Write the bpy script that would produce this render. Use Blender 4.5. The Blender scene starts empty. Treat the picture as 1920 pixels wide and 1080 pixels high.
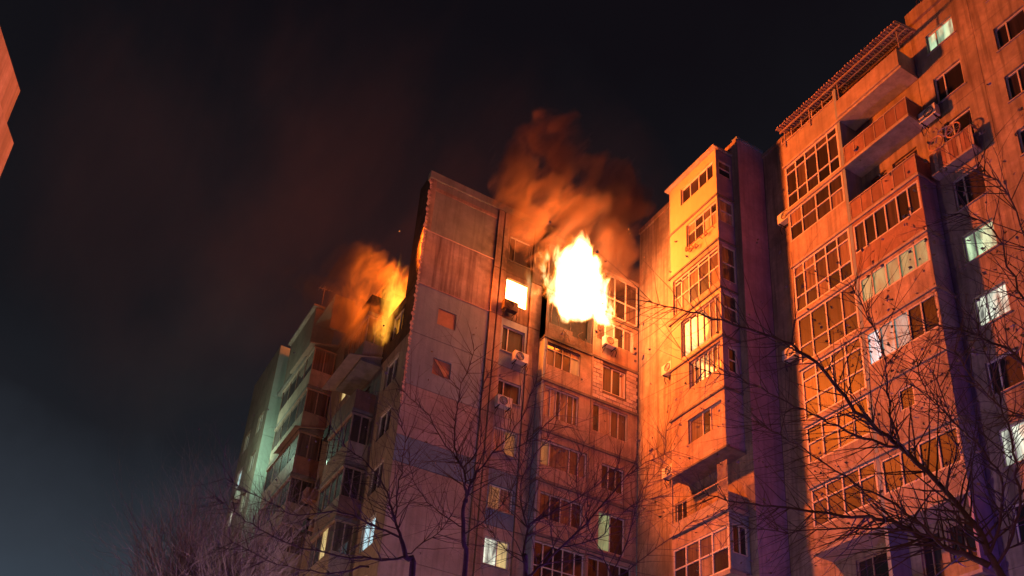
import bpy, bmesh, math, random
from mathutils import Vector, Matrix, noise
rnd = random.Random(7)
C = bpy.context.scene.collection
sc = bpy.context.scene

# ------------------------------------------------------------------ camera
FPX, CX, CY = 1804.61, 935.796, 936.573
yaw, pit, rol = math.radians(27.65586), math.radians(26.28443), math.radians(4.58002)
_f = Vector((math.sin(yaw)*math.cos(pit), math.cos(yaw)*math.cos(pit), math.sin(pit)))
_r = Vector((math.cos(yaw), -math.sin(yaw), 0)); _u = _r.cross(_f)
RT = math.cos(rol)*_r + math.sin(rol)*_u
UP = -math.sin(rol)*_r + math.cos(rol)*_u
FW = _f
cam = bpy.data.cameras.new('camera'); camo = bpy.data.objects.new('camera', cam); C.objects.link(camo)
cam.sensor_width = 36; cam.lens = FPX/1920*36
cam.shift_x = (960-CX)/1920; cam.shift_y = (CY-540)/1920
cam.clip_end = 3000; cam.clip_start = 0.05
camo.matrix_world = Matrix(((RT.x, UP.x, -FW.x, 0), (RT.y, UP.y, -FW.y, 0), (RT.z, UP.z, -FW.z, 0), (0, 0, 0, 1)))
sc.camera = camo
GROUND = -1.6

# ------------------------------------------------------------------ night sky
world = bpy.data.worlds.new('World'); sc.world = world; world.use_nodes = True
wn, wl = world.node_tree.nodes, world.node_tree.links
bg = wn['Background']
tc = wn.new('ShaderNodeTexCoord'); sx = wn.new('ShaderNodeSeparateXYZ'); wl.new(tc.outputs['Generated'], sx.inputs[0])
nz = wn.new('ShaderNodeTexNoise'); nz.inputs['Scale'].default_value = 2.6; nz.inputs['Detail'].default_value = 5; nz.inputs['Roughness'].default_value = .5
wl.new(tc.outputs['Generated'], nz.inputs['Vector'])
ma = wn.new('ShaderNodeMath'); ma.operation = 'MULTIPLY_ADD'; ma.inputs[1].default_value = .42; wl.new(nz.outputs['Fac'], ma.inputs[0])
wl.new(sx.outputs['Z'], ma.inputs[2])
rp = wn.new('ShaderNodeValToRGB'); wl.new(ma.outputs[0], rp.inputs[0])
e = rp.color_ramp.elements
e[0].position = .40; e[0].color = (.046, .064, .088, 1)
e[1].position = 1.0; e[1].color = (.0050, .0040, .0060, 1)
for p_, c_ in ((.52, (.031, .039, .052, 1)), (.66, (.0115, .0125, .0165, 1)), (.80, (.0078, .0080, .0105, 1))):
    k = e.new(p_); k.color = c_
wl.new(rp.outputs[0], bg.inputs[0]); bg.inputs[1].default_value = 1.0

sc.view_settings.view_transform = 'Standard'; sc.view_settings.look = 'None'
sc.view_settings.exposure = 0; sc.view_settings.gamma = 1; sc.view_settings.use_curve_mapping = False
cy = sc.cycles
cy.use_denoising = True; cy.max_bounces = 5; cy.diffuse_bounces = 3; cy.glossy_bounces = 3; cy.transmission_bounces = 3
cy.volume_bounces = 1; cy.transparent_max_bounces = 16
cy.volume_step_rate = 1.0; cy.volume_max_steps = 256
cy.sample_clamp_indirect = 6

# ------------------------------------------------------------------ lamps: the fire, the engines' beacons at street level, and added fill lamps
def lamp(name, loc, col, w, rad=.4, typ='POINT'):
    l = bpy.data.lights.new(name, typ); l.energy = w; l.color = col
    l.shadow_soft_size = rad
    o = bpy.data.objects.new(name, l); C.objects.link(o); o.location = loc; return o
FIRE = (1, .155, .010)
def fire_fill_spot(loc, to, w, size, rad):  # fire-coloured spots added outside the flames, each aimed at one target
    o = lamp('fire_light', loc, FIRE, w, rad, 'SPOT'); o.data.spot_size = math.radians(size); o.data.spot_blend = .35
    o.rotation_euler = (Vector(to)-Vector(loc)).to_track_quat('-Z', 'Y').to_euler(); return o
lamp('fire_light', (21.4, 31.4, 30.6), FIRE, 2000, .9)
lamp('fire_light', (20.9, 31.6, 33.0), FIRE, 1050, .9)
lamp('fire_light', (17.9, 33.0, 30.5), FIRE, 220, .4)
fire_fill_spot((10.6, 34.0, 31.6), (26.0, 22.6, 27.0), 47000, 82, .6)  # added spot, brightens the right block and spares the burning one
fire_fill_spot((10.2, 35.9, 31.6), (-5.0, 20.0, 18.0), 48000, 40, 1.2)  # added spot, brightens the block at the left edge
fire_fill_spot((19.5, 36.5, 35.8), (14.0, 52.0, 60.0), 16000, 130, 1.5)  # added spot, sends a red glow up into the high smoke
lamp('fire_light', (12.2, 37.6, 29.6), FIRE, 450, .5)
lamp('fire_light', (11.4, 40.0, 31.0), FIRE, 200, .8)
lamp('beacon_light', (14.5, 7.0, .8), (.22, .08, 1), 2200, .2)
lamp('beacon_light', (-2.0, 12.0, .8), (.34, .12, 1), 650, .2)
lamp('fill_light', (9.0, 20.0, 5.0), (1, .64, .66), 2350, .3)  # added fill for the end wall, no lamp stands here
lamp('fill_light', (-1.0, 42.0, 5.0), (1, .50, .28), 4200, 1.2)  # added warm fill to brighten the left wing
lamp('fill_light', (9.0, 50.9, 27.0), (.62, 1, .70), 560, .3)  # added greenish fill floating in front of the far green wall
lamp('fill_light', (4.0, 2.0, 1.6), (1, .36, .28), 120, .2)  # added fill near the camera to lift the trees

# ------------------------------------------------------------------ materials
def M(name, col, rough=.8, var=0, scale=1.2, streak=0, streakcol=None, bump=0, spec=.3, metal=0, emit=None, estr=0, objvar=0, grain=0, soot=False):
    m = bpy.data.materials.new(name); m.use_nodes = True; n, l = m.node_tree.nodes, m.node_tree.links
    b = n['Principled BSDF']; b.inputs['Base Color'].default_value = (*col, 1); b.inputs['Roughness'].default_value = rough
    b.inputs['Specular IOR Level'].default_value = spec; b.inputs['Metallic'].default_value = metal
    if emit: b.inputs['Emission Color'].default_value = (*emit, 1); b.inputs['Emission Strength'].default_value = estr
    g = n.new('ShaderNodeNewGeometry')
    cur = None
    def mixc(fac, a, bcol, typ='MIX'):
        x = n.new('ShaderNodeMix'); x.data_type = 'RGBA'; x.blend_type = typ
        if isinstance(fac, float): x.inputs[0].default_value = fac
        else: l.new(fac, x.inputs[0])
        if isinstance(a, tuple): x.inputs[6].default_value = a
        else: l.new(a, x.inputs[6])
        if isinstance(bcol, tuple): x.inputs[7].default_value = bcol
        else: l.new(bcol, x.inputs[7])
        return x.outputs[2]
    def noi(sc_, det=6, vec=None, ro=.6):
        t = n.new('ShaderNodeTexNoise'); t.inputs['Scale'].default_value = sc_; t.inputs['Detail'].default_value = det
        t.inputs['Roughness'].default_value = ro
        l.new(vec or g.outputs['Position'], t.inputs['Vector']); return t.outputs['Fac']
    def mr(f, a, bb, c=0., d=1.):
        t = n.new('ShaderNodeMapRange'); l.new(f, t.inputs[0])
        for i, v in enumerate((a, bb, c, d)): t.inputs[i+1].default_value = v
        return t.outputs[0]
    cur = (*col, 1)
    if var:
        f = mr(noi(scale), .3, .7)
        cur = mixc(f, tuple(c*(1-var) for c in col)+(1,), tuple(min(1, c*(1+var*.7)) for c in col)+(1,))
        f2 = mr(noi(scale*7, 4), .35, .7, 0., .55)
        cur = mixc(f2, cur, tuple(c*(1-var*.8) for c in col)+(1,))
    if streak:
        mp = n.new('ShaderNodeMapping'); mp.inputs['Scale'].default_value = (2.6, 2.6, .16); l.new(g.outputs['Position'], mp.inputs[0])
        f = mr(noi(1.5, 5, mp.outputs[0]), .46, .66, 0., streak)
        cur = mixc(f, cur, (*(streakcol or tuple(c*.35 for c in col)), 1))
    if objvar:
        oi = n.new('ShaderNodeObjectInfo'); f = mr(oi.outputs['Random'], 0., 1., 1-objvar, 1+objvar*.6)
        cm = n.new('ShaderNodeCombineColor'); [l.new(f, cm.inputs[i]) for i in range(3)]
        cur = mixc(1.0, cur, cm.outputs[0], 'MULTIPLY')
    if soot:      # smoke stains fanning up from the burnt openings
        fac = None
        for c_, r_ in (((20.8, 33.4, 34.2), 2.6), ((17.9, 34.0, 32.3), 1.7), ((20.6, 33.4, 28.9), 1.7), ((12.6, 35.5, 32.5), .7)):
            vd = n.new('ShaderNodeVectorMath'); vd.operation = 'DISTANCE'; l.new(g.outputs['Position'], vd.inputs[0]); vd.inputs[1].default_value = c_
            ad = n.new('ShaderNodeMath'); ad.operation = 'MULTIPLY_ADD'; l.new(noi(1.6, 5), ad.inputs[0]); ad.inputs[1].default_value = 2.4; l.new(vd.outputs['Value'], ad.inputs[2])
            f_ = mr(ad.outputs[0], r_+1.2-.9, r_+1.2+1.0, .93, 0.)
            if fac is None: fac = f_
            else:
                mx = n.new('ShaderNodeMath'); mx.operation = 'MAXIMUM'; l.new(fac, mx.inputs[0]); l.new(f_, mx.inputs[1]); fac = mx.outputs[0]
        cur = mixc(fac, cur, (.022, .016, .013, 1))
    if not isinstance(cur, tuple): l.new(cur, b.inputs['Base Color'])
    if bump:
        bp = n.new('ShaderNodeBump'); bp.inputs['Strength'].default_value = bump; bp.inputs['Distance'].default_value = .03
        l.new(noi(grain or 9, 8), bp.inputs['Height']); l.new(bp.outputs[0], b.inputs['Normal'])
    return m
mt = {}
mt['conc_tan']  = M('conc_tan', (.30, .29, .25), .9, .35, .5, .35, bump=.5, soot=True)
mt['conc_rust'] = M('conc_rust', (.38, .29, .27), .9, .4, .8, .75, (.10, .06, .065), bump=.5, soot=True)
mt['conc_blue'] = M('conc_blue', (.27, .32, .38), .9, .22, .5, .3, bump=.45)
mt['conc_pink'] = M('conc_pink', (.36, .30, .31), .9, .3, .7, .35, bump=.45)
mt['band_blue'] = M('band_blue', (.17, .24, .33), .85, .2, .9, .2, bump=.3)
mt['conc_low']  = M('conc_low', (.40, .33, .29), .9, .3, .6, .35, bump=.45)
mt['pilaster']  = M('pilaster', (.42, .29, .22), .9, .4, 1.5, .6, bump=.4, soot=True)
mt['wall_r']    = M('wall_r', (.38, .29, .23), .9, .5, .7, .75, bump=.4)
mt['wall_l']    = M('wall_l', (.36, .28, .22), .9, .35, .7, .4, bump=.4)
mt['plaster']   = M('plaster', (.44, .32, .25), .85, .42, .9, .6, bump=.3, soot=True)
mt['yellow']    = M('yellow', (.50, .38, .22), .6, .12, .9, .1, bump=.1)
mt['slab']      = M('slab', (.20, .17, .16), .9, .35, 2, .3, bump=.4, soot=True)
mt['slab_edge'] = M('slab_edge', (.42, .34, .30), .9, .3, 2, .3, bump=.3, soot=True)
mt['frame']     = M('frame', (.66, .58, .53), .5, .15, 3, objvar=.2, soot=True)
mt['frame_old'] = M('frame_old', (.34, .24, .19), .7, .3, 3)
mt['dark']      = M('dark', (.035, .028, .03), .8, .3, 2)
mt['side_r']    = M('side_r', (.40, .30, .44), .9, .35, .8, .4, bump=.3)  # violet cast of the beacons on camera-facing sides, put into the base colour
mt['soot_wall'] = M('soot_wall', (.20, .13, .10), .95, .6, 1., .8, (.03, .02, .02), bump=.5, soot=True)
mt['char']      = M('char', (.02, .015, .013), .95, .6, 2, bump=.8)
mt['soot']      = M('soot', (.09, .06, .05), .95, .6, 1.2, .6, bump=.8)
mt['brick']     = M('brick', (.56, .46, .40), .9, .2, 2, objvar=.25, bump=.4, soot=True)
mt['mortar']    = M('mortar', (.16, .11, .10), .95, .3, 3)
mt['railing']   = M('railing', (.40, .30, .24), .7, .3, 3)
mt['railpanel'] = M('railpanel', (.32, .17, .13), .6, .35, 1.5, .4, objvar=.3)
mt['ac']        = M('ac', (.62, .60, .56), .5, .12, 3)
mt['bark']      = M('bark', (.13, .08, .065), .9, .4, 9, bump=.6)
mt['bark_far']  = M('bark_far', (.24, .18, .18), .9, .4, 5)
mt['bud']       = M('bud', (.26, .20, .13), .7, .3, 20)
mt['ground']    = M('ground', (.05, .05, .052), .9, .4, .8, bump=.5)
mt['green_wall']= M('green_wall', (.42, .52, .46), .9, .2, .7, .35, bump=.4)
mt['tile']      = M('tile', (.42, .28, .20), .8, .3, 2)
mt['bike']      = M('bike', (.45, .22, .16), .5)
mt['cloth']     = M('cloth', (.20, .20, .42), .9, .2, 6)

def pane_mat(name, col, rough=.045, spec=.6, cur=.5):
    """window glass with the curtain or dark room right behind it, one tint per pane"""
    m = bpy.data.materials.new(name); m.use_nodes = True; n, l = m.node_tree.nodes, m.node_tree.links
    b = n['Principled BSDF']; b.inputs['Roughness'].default_value = .6; b.inputs['Specular IOR Level'].default_value = .2
    b.inputs['Coat Weight'].default_value = 1; b.inputs['Coat Roughness'].default_value = rough; b.inputs['Coat IOR'].default_value = 1.6
    g = n.new('ShaderNodeNewGeometry'); oi = n.new('ShaderNodeObjectInfo')
    mp = n.new('ShaderNodeMapping'); mp.inputs['Scale'].default_value = (9, 9, .5); l.new(g.outputs['Position'], mp.inputs[0])
    t = n.new('ShaderNodeTexNoise'); t.inputs['Scale'].default_value = 1; t.inputs['Detail'].default_value = 3; l.new(mp.outputs[0], t.inputs[0])
    r = n.new('ShaderNodeValToRGB'); l.new(t.outputs['Fac'], r.inputs[0])
    r.color_ramp.elements[0].position = .35; r.color_ramp.elements[0].color = (*[c*.45 for c in col], 1)
    r.color_ramp.elements[1].position = .65; r.color_ramp.elements[1].color = (*col, 1)
    mr = n.new('ShaderNodeMapRange'); l.new(oi.outputs['Random'], mr.inputs[0]); mr.inputs[3].default_value = .15; mr.inputs[4].default_value = 1.5
    cm = n.new('ShaderNodeCombineColor'); [l.new(mr.outputs[0], cm.inputs[i]) for i in range(3)]
    x = n.new('ShaderNodeMix'); x.data_type = 'RGBA'; x.blend_type = 'MULTIPLY'; x.inputs[0].default_value = 1
    l.new(r.outputs[0], x.inputs[6]); l.new(cm.outputs[0], x.inputs[7]); l.new(x.outputs[2], b.inputs['Base Color'])
    return m
mt['pane'] = pane_mat('pane', (.13, .09, .08))
mt['pane_dk'] = pane_mat('pane_dk', (.03, .02, .025))
mt['pane_cur'] = pane_mat('pane_cur', (.42, .30, .22))
for k_, c_ in (('pane', (.065, .04, .035)), ('pane_dk', (.02, .014, .018)), ('pane_cur', (.22, .14, .10))): mt['old_'+k_] = pane_mat('old_'+k_, c_, .38); mt['old_'+k_].node_tree.nodes['Principled BSDF'].inputs['Coat Weight'].default_value = .22

def lit_mat(name, col, s, scl=5, lo=.35):
    """a lit room seen through curtains: bright panes that really give off light"""
    m = bpy.data.materials.new(name); m.use_nodes = True; n, l = m.node_tree.nodes, m.node_tree.links
    b = n['Principled BSDF']; b.inputs['Base Color'].default_value = (.2, .2, .18, 1); b.inputs['Roughness'].default_value = .4
    g = n.new('ShaderNodeNewGeometry'); mp = n.new('ShaderNodeMapping'); mp.inputs['Scale'].default_value = (scl, scl, .8)
    mp.inputs['Rotation'].default_value = (.3, .2, 0)
    l.new(g.outputs['Position'], mp.inputs[0]); t = n.new('ShaderNodeTexNoise'); t.inputs['Scale'].default_value = 1; t.inputs['Detail'].default_value = 4
    l.new(mp.outputs[0], t.inputs[0]); mr = n.new('ShaderNodeMapRange'); l.new(t.outputs['Fac'], mr.inputs[0])
    mr.inputs[1].default_value = .35; mr.inputs[2].default_value = .6; mr.inputs[3].default_value = lo*s; mr.inputs[4].default_value = s
    b.inputs['Emission Color'].default_value = (*col, 1); l.new(mr.outputs[0], b.inputs['Emission Strength'])
    return m
mt['lit_green'] = lit_mat('lit_green', (.62, .85, .50), 1.05, 4, .22)
mt['lit_dimgreen'] = lit_mat('lit_dimgreen', (.36, .44, .18), .62, 3, .4)
mt['lit_teal'] = lit_mat('lit_teal', (.22, .45, .42), .7, 3, .2)
mt['lit_white'] = lit_mat('lit_white', (.95, 1, .78), 1.1, 4, .12)
mt['lit_cool'] = lit_mat('lit_cool', (.55, .85, .95), .9, 4, .5)
mt['lit_warm'] = lit_mat('lit_warm', (1, .72, .28), .75, 5, .4)
mt['lit_dimwarm'] = lit_mat('lit_dimwarm', (.9, .33, .07), .30, 4, .3)
def flame_surf(name, s):
    return lit_mat(name, (1, .42, .10), s, 3, .6)
mt['blaze'] = flame_surf('blaze', 40)

# ------------------------------------------------------------------ mesh helpers
class MB:
    def __init__(s): s.v = []; s.f = []
    def poly(s, pts, faces):
        k = len(s.v); s.v += [Vector(p) for p in pts]; s.f += [tuple(i+k for i in f) for f in faces]; return s
    def box(s, a, b):
        x0, y0, z0 = (min(a[i], b[i]) for i in range(3)); x1, y1, z1 = (max(a[i], b[i]) for i in range(3))
        return s.poly([(x0,y0,z0),(x1,y0,z0),(x1,y1,z0),(x0,y1,z0),(x0,y0,z1),(x1,y0,z1),(x1,y1,z1),(x0,y1,z1)],
                      [(0,3,2,1),(4,5,6,7),(0,1,5,4),(1,2,6,5),(2,3,7,6),(3,0,4,7)])
    def tube(s, pts, rad, n=5, cap=True):
        pts = [Vector(p) for p in pts]; k = len(s.v); m = len(pts); prev = None
        for i, p in enumerate(pts):
            t = (pts[min(i+1, m-1)] - pts[max(i-1, 0)])
            t = t.normalized() if t.length > 1e-6 else Vector((0, 0, 1))
            if prev is None:
                a = t.cross(Vector((0, 0, 1)));  a = a if a.length > .1 else t.cross(Vector((1, 0, 0)))
            else: a = prev - t*prev.dot(t)
            a.normalize(); prev = a; b = t.cross(a); r = rad[i] if hasattr(rad, '__len__') else rad
            for j in range(n):
                q = 2*math.pi*j/n; s.v.append(p + (a*math.cos(q) + b*math.sin(q))*r)
        for i in range(m-1):
            for j in range(n):
                s.f.append((k+i*n+j, k+i*n+(j+1)%n, k+(i+1)*n+(j+1)%n, k+(i+1)*n+j))
        if cap: s.f.append(tuple(k+j for j in reversed(range(n)))); s.f.append(tuple(k+(m-1)*n+j for j in range(n)))
        return s
W = {}   # world position of each object
def build(name, mb, mat, parent=None, smooth=False, kind=None, recalc=True, origin=None):
    if not mb.v: return None
    lo = Vector([min(v[i] for v in mb.v) for i in range(3)]); hi = Vector([max(v[i] for v in mb.v) for i in range(3)])
    O = Vector(origin) if origin else Vector(((lo.x+hi.x)/2, (lo.y+hi.y)/2, lo.z))
    me = bpy.data.meshes.new(name); me.from_pydata([v-O for v in mb.v], [], mb.f)
    if recalc:
        bm = bmesh.new(); bm.from_mesh(me); bmesh.ops.recalc_face_normals(bm, faces=bm.faces); bm.to_mesh(me); bm.free()
    me.materials.append(mt[mat] if isinstance(mat, str) else mat)
    if smooth: me.polygons.foreach_set('use_smooth', [True]*len(me.polygons))
    o = bpy.data.objects.new(name, me); C.objects.link(o)
    pw = W[parent.name] if parent else Vector((0, 0, 0))
    o.parent = parent; o.location = O - pw; W[o.name] = O
    if kind: o['kind'] = kind
    return o
def thing(name, label, cat, loc, group=None):
    o = bpy.data.objects.new(name, None); C.objects.link(o); o.location = loc; W[o.name] = Vector(loc)
    o.empty_display_size = .3; o['label'] = label; o['category'] = cat
    if group: o['group'] = group
    return o
def tag(o, label, cat, group=None):
    o['label'] = label; o['category'] = cat
    if group: o['group'] = group
    return o

class Face:
    """a facade plane: u along it, d out of it, z up; 'x' faces -Y, 'y' faces -X, 'e' faces +X"""
    def __init__(s, kind, off): s.k = kind; s.o = off
    def P(s, u, d, z):
        return Vector((u, s.o-d, z)) if s.k == 'x' else Vector((s.o-d, u, z)) if s.k == 'y' else Vector((s.o+d, u, z))
    def box(s, mb, u0, u1, d0, d1, z0, z1): return mb.box(s.P(u0, d0, z0), s.P(u1, d1, z1))

def wall(F, parent, mat, u0, u1, z0, z1, holes=(), d=0., th=.2, name='wall_panel', gap=.012):
    """one facade panel with real openings: front, edges and reveals"""
    u0 += gap; u1 -= gap; z0 += gap; z1 -= gap
    holes = [(max(a, u0), min(b, u1), max(c, z0), min(e_, z1)) for a, b, c, e_ in holes]
    us = sorted({u0, u1, *[h[0] for h in holes], *[h[1] for h in holes]}); zs = sorted({z0, z1, *[h[2] for h in holes], *[h[3] for h in holes]})
    mb = MB(); D = d-th
    def inh(i, j):
        if not (0 <= i < len(us)-1 and 0 <= j < len(zs)-1): return True
        a, b = (us[i]+us[i+1])/2, (zs[j]+zs[j+1])/2
        return any(h[0] < a < h[1] and h[2] < b < h[3] for h in holes)
    for i in range(len(us)-1):
        for j in range(len(zs)-1):
            if inh(i, j): continue
            a, b, c, e_ = us[i], us[i+1], zs[j], zs[j+1]
            mb.poly([F.P(a, d, c), F.P(b, d, c), F.P(b, d, e_), F.P(a, d, e_)], [(0, 1, 2, 3)])
            for (di, dj, p, q) in ((-1, 0, (a, c), (a, e_)), (1, 0, (b, c), (b, e_)), (0, -1, (a, c), (b, c)), (0, 1, (a, e_), (b, e_))):
                if inh(i+di, j+dj):
                    mb.poly([F.P(p[0], d, p[1]), F.P(q[0], d, q[1]), F.P(q[0], D, q[1]), F.P(p[0], D, p[1])], [(0, 1, 2, 3)])
    return build(name, mb, mat, parent, recalc=False)

FST_ = [None]
def window(F, parent, u0, u1, z0, z1, d=-.12, cols=2, rows=1, split=None, zsplit=None, fm='frame', pm='pane', fw=.055, name='window', skip=(), curt=.3, pmats=None, dull=False):
    """frame part with one pane sub-part per light"""
    us = split or [u0+(u1-u0)*i/cols for i in range(cols+1)]
    zs = zsplit or [z0+(z1-z0)*i/rows for i in range(rows+1)]
    mb = MB()
    for i, u in enumerate(us):
        w = fw if i in (0, len(us)-1) else fw*.85
        a = u if i == 0 else u-w if i == len(us)-1 else u-w/2
        F.box(mb, a, a+w, d-.03, d+.035, z0, z1)
    for i in range(len(us)-1):
        a = us[i]+fw*(1 if i == 0 else .43); b = us[i+1]-fw*(1 if i == len(us)-2 else .43)
        for j, z in enumerate(zs):
            w = fw if j in (0, len(zs)-1) else fw*.8
            c = z if j == 0 else z-w if j == len(zs)-1 else z-w/2
            F.box(mb, a, b, d-.028, d+.03, c, c+w)
    fr = build(name, mb, fm, parent)
    k = 0
    for i in range(len(us)-1):
        for j in range(len(zs)-1):
            if (i, j) in skip: continue
            p = MB(); F.box(p, us[i]+.02, us[i+1]-.02, d-.022+rnd.uniform(-.004, .004), d-.012, zs[j]+.02, zs[j+1]-.02)
            m_ = pmats[k % len(pmats)] if pmats else (pm if pm != 'pane' else rnd.choice(['pane', 'pane', 'pane_dk', 'pane_cur'] if curt else ['pane', 'pane_dk']))
            if (F is FST_[0] or dull) and 'old_'+m_ in mt: m_ = 'old_'+m_
            build('pane', p, m_, fr); k += 1
    return fr

def sill(F, parent, u0, u1, z, d=0., mat='slab_edge'):
    mb = MB(); F.box(mb, u0-.05, u1+.05, d-.1, d+.06, z-.05, z-.003); return build('window_sill', mb, mat, parent)

def uneven(u0, u1, n, j=.12):
    w = (u1-u0)/n; return [u0]+[u0+w*i+rnd.uniform(-j, j)*w for i in range(1, n)]+[u1]

# ================================================================== GROUND
g = MB(); g.poly([(-900, -900, GROUND), (900, -900, GROUND), (900, 900, GROUND), (-900, 900, GROUND)], [(0, 1, 2, 3)])
o = build('ground', g, 'ground', None, kind='structure')

# ================================================================== BURNING BLOCK (end wall and bays facing the camera)
FX = Face('x', 34.0)        # end wall plane
FB = Face('x', 33.45)       # loggia bay plane
FS = Face('y', 12.6)        # long side going away to the left
blk = thing('apartment_building', 'burning grey panel apartment block with flames pouring from its top floors', 'apartment building', (18, 40, GROUND))
core = MB()
core.box((12.8, 34.2, GROUND), (25.0, 56, 26.6)); core.box((14.6, 34.2, 26.6), (25.0, 56, 31.0)); core.box((12.8, 38.2, 26.6), (14.6, 56, 31.0))
core.box((12.62, 34.2, 26.6), (14.6, 35.3, 31.0))
core.box((12.62, 34.2, 31.0), (19.2, 35.3, 35.2)); core.box((19.2, 36.3, 31.0), (25.0, 40, 33.4))
build('core_wall', core, 'char', blk)
# end wall panels, one per storey or pair of storeys, blue band
def q(mat, z0, z1, holes=(), d=0): return wall(FX, blk, mat, 12.6, 16.45, z0, z1, holes, d)
q('conc_tan', 31.93, 35.2)
q('conc_rust', 28.72, 31.93)
q('conc_blue', 25.95, 28.72, [(13.84, 14.78, 26.86, 27.76)])
q('conc_blue', 23.17, 25.95, [(13.88, 14.79, 24.13, 25.0)])
q('conc_pink', 20.55, 23.17)
q('band_blue', 19.25, 20.55, d=.012)
for z in (17.6, 14.9, 12.2, 9.5): q('conc_low', z-.9 if z == 9.5 else z, 19.25 if z == 17.6 else z+2.7)
q('conc_low', GROUND, 8.6)
# filled-in little openings with orange boards
for (a, b, c, e_, two) in ((13.84, 14.78, 26.86, 27.76, 0), (13.88, 14.79, 24.13, 25.0, 1)):
    mb = MB()
    if two:
        FX.box(mb, a, b, -.16, -.10, c, e_)
        p = [(a+.02, e_-.02), (b-.02, c+.35), (b-.25, c+.03)]
        mb.poly([FX.P(u, -.09, z) for u, z in p]+[FX.P(u, -.02, z) for u, z in p], [(0, 1, 2), (3, 4, 5), (0, 1, 4, 3), (1, 2, 5, 4), (2, 0, 3, 5)])
    else: FX.box(mb, a, b, -.10, -.04, c, e_)
    build('board', mb, M('board_orange', (.48, .25, .15), .8, .2, 3), blk)
# parapet cap and frame ribs of the attic panel
mb = MB(); FX.box(mb, 12.52, 22.4, -.25, .07, 35.215, 35.65); build('parapet', mb, 'conc_tan', blk)
mb = MB(); FX.box(mb, 12.62, 12.9, .002, .05, 31.97, 35.18); FX.box(mb, 12.93, 16.4, .002, .035, 34.55, 34.75); build('rib', mb, 'pilaster', blk)
# torn insulation along the corner
mb = MB(); z = 22.0
while z < 35.0:
    h = rnd.uniform(.08, .35); w = rnd.uniform(.03, .12)
    p0 = Vector((12.6-.01, 33.98, z)); mb.poly([p0, p0+Vector((-w, -.05, h*.3)), p0+Vector((-w*.6, -.04, h)), p0+Vector((.10, -.035, h*.5))], [(0, 1, 2), (0, 2, 3), (0, 1, 3), (1, 2, 3)])
    z += h*rnd.uniform(.6, 1.3)
for z_ in (28.72, 31.93):
    mb.tube([FX.P(u, .015+.01*math.sin(u*5), z_+.01*math.sin(u*9)) for u in [12.6+i*.35 for i in range(12)]], .028, 5)
build('joint_sealant', mb, M('sealant', (.62, .42, .34), .8, .3, 8), blk)
# pilasters either side of the window column
for a, b in ((16.47, 16.80), (16.86, 17.16), (18.66, 19.30)):
    for z0, z1 in ((31.5, 35.18), (28.72, 31.48), (25.95, 28.70), (23.17, 25.93), (20.4, 23.15), (17.6, 20.38), (14.9, 17.58), (12.2, 14.88)):
        wall(FX, blk, 'soot_wall' if z0 > 28.8 and a > 17 else 'pilaster', a, b, z0, z1, d=.07 if a > 16.85 or 1 else 0, th=.27, name='pilaster')
# window column
wz = [(32.30, 33.92), (29.70, 31.20), (26.84, 28.30), (24.10, 25.22), (21.30, 22.60), (18.42, 19.62), (15.76, 17.05)]
fl = [(31.5, 35.2), (28.72, 31.5), (25.95, 28.72), (23.17, 25.95), (20.4, 23.17), (17.6, 20.4), (14.9, 17.6)]
matc = ['soot_wall', 'soot_wall', 'conc_blue', 'conc_low', 'conc_pink', 'band_blue', 'conc_low']
for i, ((a, b), (c, e_)) in enumerate(zip(wz, fl)):
    wall(FX, blk, matc[i], 17.17, 18.65, c, e_, [(17.27, 18.52, a, b)])
    if i == 1: continue
    if i == 6: f = window(FX, blk, 17.27, 18.52, a, b, cols=2, split=[17.27, 17.95, 18.52], pmats=['lit_white', 'lit_warm']); f['label'] = 'brightly lit window'
    elif i in (4,): window(FX, blk, 17.27, 18.52, a, b, cols=2, pmats=['pane_cur', 'lit_dimwarm'])
    elif i == 5: window(FX, blk, 17.27, 18.52, a, b, cols=2, rows=1, pmats=['lit_dimwarm', 'pane_cur'])
    else: window(FX, blk, 17.27, 18.52, a, b, cols=2, split=[17.27, 17.62, 18.52], pm='pane_dk')
    sill(FX, blk, 17.27, 18.52, a)
wall(FX, blk, 'conc_low', 16.47, 19.3, GROUND, 12.2)
wall(FX, blk, 'conc_low', 17.17, 18.65, 12.2, 14.9)

# ---- the loggia bays
BL, BM, BR = 19.33, 22.17, 24.98
slabs = [33.75, 30.95, 28.20, 25.70, 22.95, 20.30, 17.60, 14.90]
for i, z in enumerate(slabs):
    mb = MB()
    if i == 0: FB.box(mb, BM-.1, BR, -.54, .12, z, z+.14); FB.box(mb, 19.35, BM-.12, -.54, -.1, z+.3, z+.45)
    else: FB.box(mb, BL-.03, BR, -.54, .05, z-.09, z+.05)
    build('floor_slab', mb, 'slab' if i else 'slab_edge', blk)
# side cheek of the bay (narrow strip that faces left) and centre rib
for i in range(1, 7):
    mb = MB(); FB.box(mb, BL, BL+.12, -.54, -.0, slabs[i+1]+.055, slabs[i]-.095); build('side_wall', mb, 'conc_blue', blk)
    mb = MB(); FB.box(mb, BM-.035, BM+.035, -.2, .03, slabs[i+1]+.055, slabs[i]-.095); build('mullion', mb, 'frame_old', blk)
def lf(u0, u1, z0, z1, holes, mat='plaster'): wall(FB, blk, mat, u0, u1, z0+.055, z1-.095, holes)
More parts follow.
